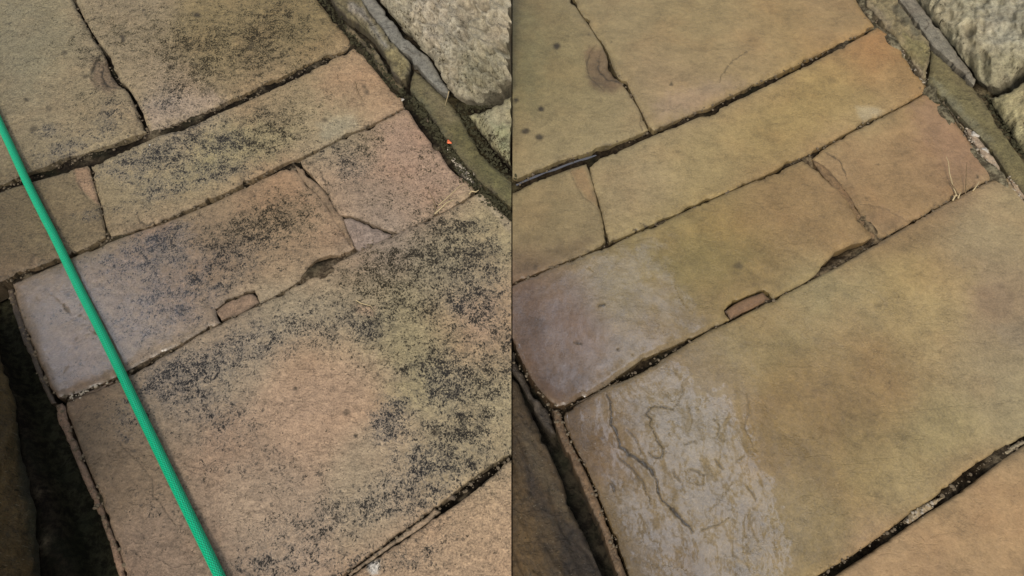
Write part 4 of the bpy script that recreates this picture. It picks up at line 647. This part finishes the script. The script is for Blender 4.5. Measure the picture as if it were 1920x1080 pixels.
tag(stone('rock_shard', '964,650,1 974,676,1 988,706,1 1004,734,1 1024,756,1 1034,772,1 1044,806,1.5 1034,806,2 1020,790,1.5 1006,768,1.5 990,738,1.5 978,712,1 961,690,1 961,652,1', M_ROCK, 'R', base=(84, 72, 58), mixb=1, seed=325, z=-.012, er=6, ed=3, amp=(2, 1.5, 0), lich0=.3, blue0=.6, edge_dirt=.9, rockfn=rock_relief(340, 2, 2, 1), wet0=.4),
    'broken dark stone chips at the upper end of the gully beside the clean paving', 'rubble')

# ------------------------------------------------------------------ water standing in the open joint
def water_mat():
    m, nt, b = new_mat('water'); b.inputs['Base Color'].default_value = (0.10, 0.10, 0.11, 1); b.inputs['Roughness'].default_value = 0.15
    b.inputs['IOR'].default_value = 1.33; bump(nt, b, [(noise(nt, mapping(nt, 0, 1, 1), 150, 2), 0.6)]); return m
M_WATER = water_mat()
wp = PT('968,346 985,338 1004,330 1022,323 1040,317 1060,309 1085,300 1100,296 1118,290')
wv = []; wf = []
for i, (x, y, _) in enumerate(wp):
    hw = 1.5*(0.4+0.9*abs(math.sin(i*1.9+0.6))); a, b = on_plane(np.array([x-1, x+1]), np.array([y-hw+1, y+hw+1]), (np.array([0, 0, -0.0065]), np.array([0, 0, 1.0]))); wv += [a, b]
    if i: wf.append((2*i-2, 2*i, 2*i+1, 2*i-1))
wt = mesh_obj('water', wv, wf, M_WATER); tag(wt, 'sliver of water', None, kind='structure')

# ------------------------------------------------------------------ the hose
def hose():
    px = PT('-120,-10 -60,105 -2,228 25,286 52,345 78,397 104,447 128,498 152,548 176,595 200,643 225,695 250,748 275,800 300,851 325,903 350,954 375,1005 400,1056 425,1108 455,1170 490,1240 560,1370')[:, :2]
    R0 = 0.0050
    W = on_plane(px[:, 0], px[:, 1], (np.array([0, 0, R0]), np.array([0, 0, 1.0])))
    # smooth spline resample
    s = np.concatenate([[0], np.cumsum(np.linalg.norm(np.diff(W, axis=0), axis=1))]); n = int(s[-1]/0.0006); u = np.linspace(0, s[-1], n)
    c = np.stack([np.interp(u, s, W[:, k]) for k in range(3)], 1); ker = np.hanning(141); ker /= ker.sum(); pad = 70
    cp = np.vstack([np.repeat(c[:1], pad, 0), c, np.repeat(c[-1:], pad, 0)]); c = np.stack([np.convolve(cp[:, k], ker, 'valid') for k in range(3)], 1)
    T = np.gradient(c, axis=0); T /= np.linalg.norm(T, axis=1)[:, None]; a = np.cross(T, [0, 0, 1.0]); a /= np.linalg.norm(a, axis=1)[:, None]; b = np.cross(a, T)
    seg = 72; th = np.linspace(0, 2*math.pi, seg, endpoint=False); L_ = u[:, None]; q = th[None, :]
    k1 = np.cos(12*q+L_/0.0036*2*math.pi); k2 = np.cos(12*q-L_/0.0036*2*math.pi)
    chk = np.tanh(3*np.cos(6*q+L_/0.0072*2*math.pi)*np.cos(6*q-L_/0.0072*2*math.pi)) 
    br = 0.5+0.25*k1*(chk > 0)*2+0.25*k2*(chk <= 0)*2; r = R0+0.00055*(br-0.5)
    V = c[:, None, :]+r[..., None]*(a[:, None, :]*np.cos(q)[..., None]+b[:, None, :]*np.sin(q)[..., None]); n = len(u)
    i, j = np.meshgrid(np.arange(n-1), np.arange(seg), indexing='ij'); F = np.stack([i*seg+j, i*seg+(j+1) % seg, (i+1)*seg+(j+1) % seg, (i+1)*seg+j], -1).reshape(-1, 4)
    m, nt, bs = new_mat('braided green hose'); bs.inputs['Roughness'].default_value = 0.3; bs.inputs['Specular IOR Level'].default_value = 0.45
    g = attr(nt, 'braid').outputs['Fac']; col = mixc(nt, g, (0.0, 0.11, 0.045), (0.002, 0.56, 0.28))
    col = mixc(nt, smooth(nt, noise(nt, mapping(nt, 0, 1, 1), 90, 4, 0.6), 0.6, 0.8, 0, 0.25), col, (0.02, 0.22, 0.11)); nt.links.new(col, bs.inputs['Base Color'])
    o = mesh_obj('garden_hose', V.reshape(-1, 3), F.tolist(), m); at_ = o.data.attributes.new('braid', 'FLOAT', 'POINT'); at_.data.foreach_set('value', np.clip(br, 0, 1).ravel().astype(float))
    return tag(o, 'bright green braided garden hose lying diagonally across the lichened slabs', 'hose')
hose()

# ------------------------------------------------------------------ small loose things
M_STRAW = simple('dry straw', (0.46, 0.36, 0.20), 0.6, 0.3, 400); M_DSTRAW = simple('dark straw', (0.16, 0.11, 0.055), 0.7, 0.3, 400)
M_ORANGE = simple('orange chip', (0.72, 0.16, 0.06), 0.5, 0.15, 300); M_PEB = simple('pale pebble', (0.42, 0.38, 0.32), 0.7, 0.3, 300); M_DPEB = simple('brown grit', (0.12, 0.09, 0.06), 0.8, 0.4, 300)
GS = 'dry straws caught in the joints'
def straw(name, label, pts, r, mat, group=None, z=0.0012, cat='straw'):
    p = PT(pts)[:, :2]; hz = PT(pts, 0)[:, 2]*0.001
    W = on_plane(p[:, 0], p[:, 1], (np.array([0, 0, z]), np.array([0, 0, 1.0]))); W[:, 2] += hz
    s = np.linspace(0, len(W)-1, 6*len(W)); W = np.stack([np.interp(s, range(len(W)), W[:, k]) for k in range(3)], 1)
    rad = r*np.interp(np.linspace(0, 1, len(W)), [0, .5, 1], [1, .85, .35]); return tag(tube(name, W, rad, mat, 7), label, cat, group)
straw('grass_straw', 'long pale straw lying over the joint at the right end of the pink lichened slab', '822,385 836,373 850,360 862,349 874,344', .0007, M_STRAW, GS)
straw('grass_straw', 'thick cream straw tucked in the joint below the pink lichened slab', '815,400,-1 825,392,0 838,380,.5 852,374', .0011, M_STRAW, GS)
straw('grass_straw', 'short curled straw at the corner of the largest lichened slab, by the kerb', '880,364 884,358 892,360 898,356', .0012, M_STRAW, GS)
straw('grass_straw', 'thin dark stalk standing from the joint under the pink lichened slab', '818,392 815,382,3 808,370,6 804,364,8', .0007, M_DSTRAW, GS)
straw('grass_straw', 'pale stalk by the tip of the grey fillet next to the olive plinth', '843,182,12 840,192,10 835,204,7', .0007, M_STRAW, GS)
straw('grass_straw', 'long bent pale straw standing up from the joint of the reddish clean slab', '1794,368 1784,350,3 1776,330,6 1772,312,9 1767,302,10', .0008, M_STRAW, GS)
straw('grass_straw', 'straight upright brown stalk beside the bent pale straw', '1810,364 1808,350,4 1806,332,8 1804,315,12', .0007, M_DSTRAW, GS)
straw('grass_straw', 'short dark stalk leaning left from the joint of the reddish clean slab', '1798,366 1788,356,3 1776,344,6', .0009, M_DSTRAW, GS)
straw('grass_straw', 'leftmost of the three stubby cream straws in the joint of the clean paving', '1786,376 1789,370,2 1791,366,3', .0013, M_STRAW, GS)
straw('grass_straw', 'middle one of the three stubby cream straws in the joint of the clean paving', '1796,372 1797,368,2 1799,363,3', .0011, M_STRAW, GS)
straw('grass_straw', 'rightmost of the three stubby cream straws in the joint of the clean paving', '1824,358 1829,351,2 1834,343,3', .0010, M_STRAW, GS)
straw('dead_root', 'cream worm like root lying on the largest lichened slab', '668,563 676,568 686,571 695,573 702,583', .0008, M_STRAW, z=.0004, cat='root')
straw('fine_twig', 'very thin curved twig on the long blotched slab near the kerb', '666,153 669,166 674,178 682,191', .00045, M_DSTRAW, z=.0006, cat='twig')
def pebble(name, label, x, y, r, mat, cat, z=0.0, flat=0.6, group=None, seed=0, elong=1.0, ang=0):
    import random; c = on_plane(np.array([x]), np.array([y]), (np.array([0, 0, z]), np.array([0, 0, 1.0])))[0]; v = []; f = []; nu, nv = 12, 8
    for i in range(nv+1):
        for j_ in range(nu):
            t = math.pi*i/nv; p = 2*math.pi*j_/nu; d = np.array([math.sin(t)*math.cos(p)*elong, math.sin(t)*math.sin(p), math.cos(t)*flat])
            k = r*(1+0.3*math.sin(3*p+seed)*math.sin(t)+0.18*math.sin(5*t+seed*2+p)); a = math.radians(ang)
            d = np.array([d[0]*math.cos(a)-d[1]*math.sin(a), d[0]*math.sin(a)+d[1]*math.cos(a), d[2]]); v.append(c+d*k+np.array([0, 0, r*flat*.7]))
    for i in range(nv):
        for j_ in range(nu): f.append((i*nu+j_, (i+1)*nu+j_, (i+1)*nu+(j_+1) % nu, i*nu+(j_+1) % nu))
    return tag(mesh_obj(name, v, f, mat), label, cat, group)
pebble('plastic_chip', 'bright orange chip lying between the olive plinth and the pink lichened slab', 842, 267, .0026, M_ORANGE, 'chip', z=.003, flat=.5, elong=1.6, ang=-50)
pebble('pebble', 'small whitish pebble at the corner where two lichened slabs meet the plinth', 755, 188, .0024, M_PEB, 'pebble', z=-.002, seed=1)
pebble('pebble', 'tiny white crumb on the long blotched slab just below the open joint', 281, 272, .0009, simple('white crumb', (0.8, 0.8, 0.78)), 'pebble', seed=2)
pebble('pebble', 'rounded grit lump sunk in the black joint at the bottom of the lichened paving', 846, 932, .0042, M_DPEB, 'pebble', z=-.008, seed=3)
GP = 'grit lumps in the kerb gap'
for i, (x, y, r, lab) in enumerate([(650, 52, .0030, 'dark grit lump in the gap at the top of the rock shard'), (690, 100, .0028, 'brown grit lump halfway along the thin rock shard'), (775, 190, .0030, 'grit lump at the upper end of the mossy gap by the plinth'), (800, 226, .0032, 'dark grit lump in the mossy gap beside the pink slab top corner'), (818, 248, .0026, 'grit lump just above the orange chip'), (860, 310, .0030, 'grit lump amid crumbling mortar below the orange chip'), (900, 350, .0026, 'grit lump at the kerb corner of the largest lichened slab')]):
    pebble('grit_lump', lab, x, y, r, M_DPEB, 'grit', z=-.006, seed=i*1.3, group=GP, elong=1.3, ang=i*40)
for i, (x, y, r, lab) in enumerate([(1826, 254, .0040, 'pale mortar crumb, upper one by the kerb of the clean paving'), (1846, 283, .0036, 'grey mortar crumb, lower one by the kerb of the clean paving'), (1722, 135, .0036, 'flat pinkish stone flake by the cracked ledge of the clean paving')]):
    pebble('mortar_crumb', lab, x, y, r, M_PEB, 'mortar crumb', z=-.001, seed=i*2.1+.5, elong=1.5, ang=-50)


# ------------------------------------------------------------------ loose crumbs and moss, too many to count
def scatter(name, spots_, mat, rmin, rmax, seed, flat=0.7, zoff=-0.002, label=None, cat=None):
    rg = np.random.default_rng(seed); V = []; F = []; t = (1+5**.5)/2
    ico = np.array([(-1, t, 0), (1, t, 0), (-1, -t, 0), (1, -t, 0), (0, -1, t), (0, 1, t), (0, -1, -t), (0, 1, -t), (t, 0, -1), (t, 0, 1), (-t, 0, -1), (-t, 0, 1)])/1.9
    fi = np.array([(0, 11, 5), (0, 5, 1), (0, 1, 7), (0, 7, 10), (0, 10, 11), (1, 5, 9), (5, 11, 4), (11, 10, 2), (10, 7, 6), (7, 1, 8), (3, 9, 4), (3, 4, 2), (3, 2, 6), (3, 6, 8), (3, 8, 9), (4, 9, 5), (2, 4, 11), (6, 2, 10), (8, 6, 7), (9, 8, 1)])
    pos = []
    for line, wpx, cnt in spots_:
        p = PT(line)[:, :2]; sl = np.concatenate([[0], np.cumsum(np.hypot(*(p[1:]-p[:-1]).T))]); u = rg.random(cnt)*sl[-1]
        x = np.interp(u, sl, p[:, 0])+rg.normal(0, 1, cnt)*wpx; y = np.interp(u, sl, p[:, 1])+rg.normal(0, 1, cnt)*wpx; pos += list(zip(x, y))
    pos = np.array(pos); W = on_plane(pos[:, 0], pos[:, 1], GROUND)
    for k, c in enumerate(W):
        r = rmin+(rmax-rmin)*rg.random()**3; sc3 = np.array([0.7+0.7*rg.random(), 0.7+0.5*rg.random(), flat*(0.6+0.6*rg.random())]); a = rg.random()*6.28
        v = ico*sc3*r*(0.8+0.4*rg.random((12, 1))); v = np.stack([v[:, 0]*math.cos(a)-v[:, 1]*math.sin(a), v[:, 0]*math.sin(a)+v[:, 1]*math.cos(a), v[:, 2]], 1)
        if abs(c[0]) < r*1.4: continue
        F += (fi+len(V)*12).tolist(); V.append(v+c+np.array([0, 0, zoff*(0.2+rg.random()*1.6)]))
    return tag(mesh_obj(name, np.vstack(V), F, mat, False), label, cat, kind='stuff')
M_GRIT = simple('joint grit', (0.13, 0.10, 0.065), 0.8, 0.6, 260, 0.2); M_MOSS = simple('dark moss', (0.048, 0.044, 0.024), 0.9, 0.6, 400, 0.1)
M_LIME = simple('lime crumbs', (0.34, 0.29, 0.22), 0.8, 0.35, 260, 0.2)
JL = [('5,348 60,330 115,308 180,285 255,256 280,246 365,220 480,175 560,135 655,88', 2.4, 260), ('0,531 115,481 200,447 300,414 400,373 480,334 545,306 655,250 757,203', 2.2, 220), ('110,748 215,710 300,664 410,606 485,569 560,530 665,469 742,437 840,389 895,360', 2.2, 200), ('640,1082 760,994 835,946 905,890 956,858', 3, 110),
      ('137,0 178,78 207,130 240,175 275,246', 1.6, 60), ('171,310 190,385 202,442', 1.6, 30)]
JR = [('965,345 1050,302 1190,256 1300,213 1440,146 1560,90 1640,48', 2.4, 200), ('965,531 1100,474 1250,410 1440,326 1540,276 1740,168', 2.0, 160), ('1050,766 1200,690 1370,600 1530,520 1645,450 1780,373 1876,330', 2.2, 170), ('1540,1080 1650,1006 1720,962 1800,905 1860,862 1918,826', 3, 110), ('1076,2 1140,104 1190,188 1220,240', 1.5, 40)]
scatter('joint_grit', JL+JR+[('20,540 60,650 100,740', 5, 120), ('110,760 150,860 240,1080', 5, 120), ('965,660 1040,765 1100,880 1170,1060', 6, 160), ('1742,170 1800,250 1880,335 1918,390', 6, 160), ('1620,20 1690,95 1738,160', 7, 120)], M_GRIT, 0.0005, 0.0024, 5, zoff=-0.003)
scatter('kerb_moss', [('590,-20 640,45 700,115 760,180', 5, 420), ('772,182 800,222 840,275 880,335 950,400', 6, 700), ('862,205 890,250 925,300 956,340', 7, 420), ('860,196 900,198 956,165', 5, 260), ('1745,170 1790,225', 4, 60), ('1850,178 1880,235 1918,290', 6, 200)], M_MOSS, 0.0008, 0.0030, 6, zoff=-0.001)
scatter('lime_crumbs', [('1812,240 1840,280 1872,322', 5, 90), ('1690,90 1738,155', 6, 60), ('838,280 890,345', 5, 60), ('1700,975 1760,935', 4, 30), ('1890,334 1920,372', 5, 40), ('130,746 200,716', 3, 25)], M_LIME, 0.0006, 0.0022, 7, zoff=-0.0006)

for o in sc.objects:
    if 'label' in o and len(o['label'].split()) > 16: print('LONG', o.name, len(o['label'].split()), o['label'])
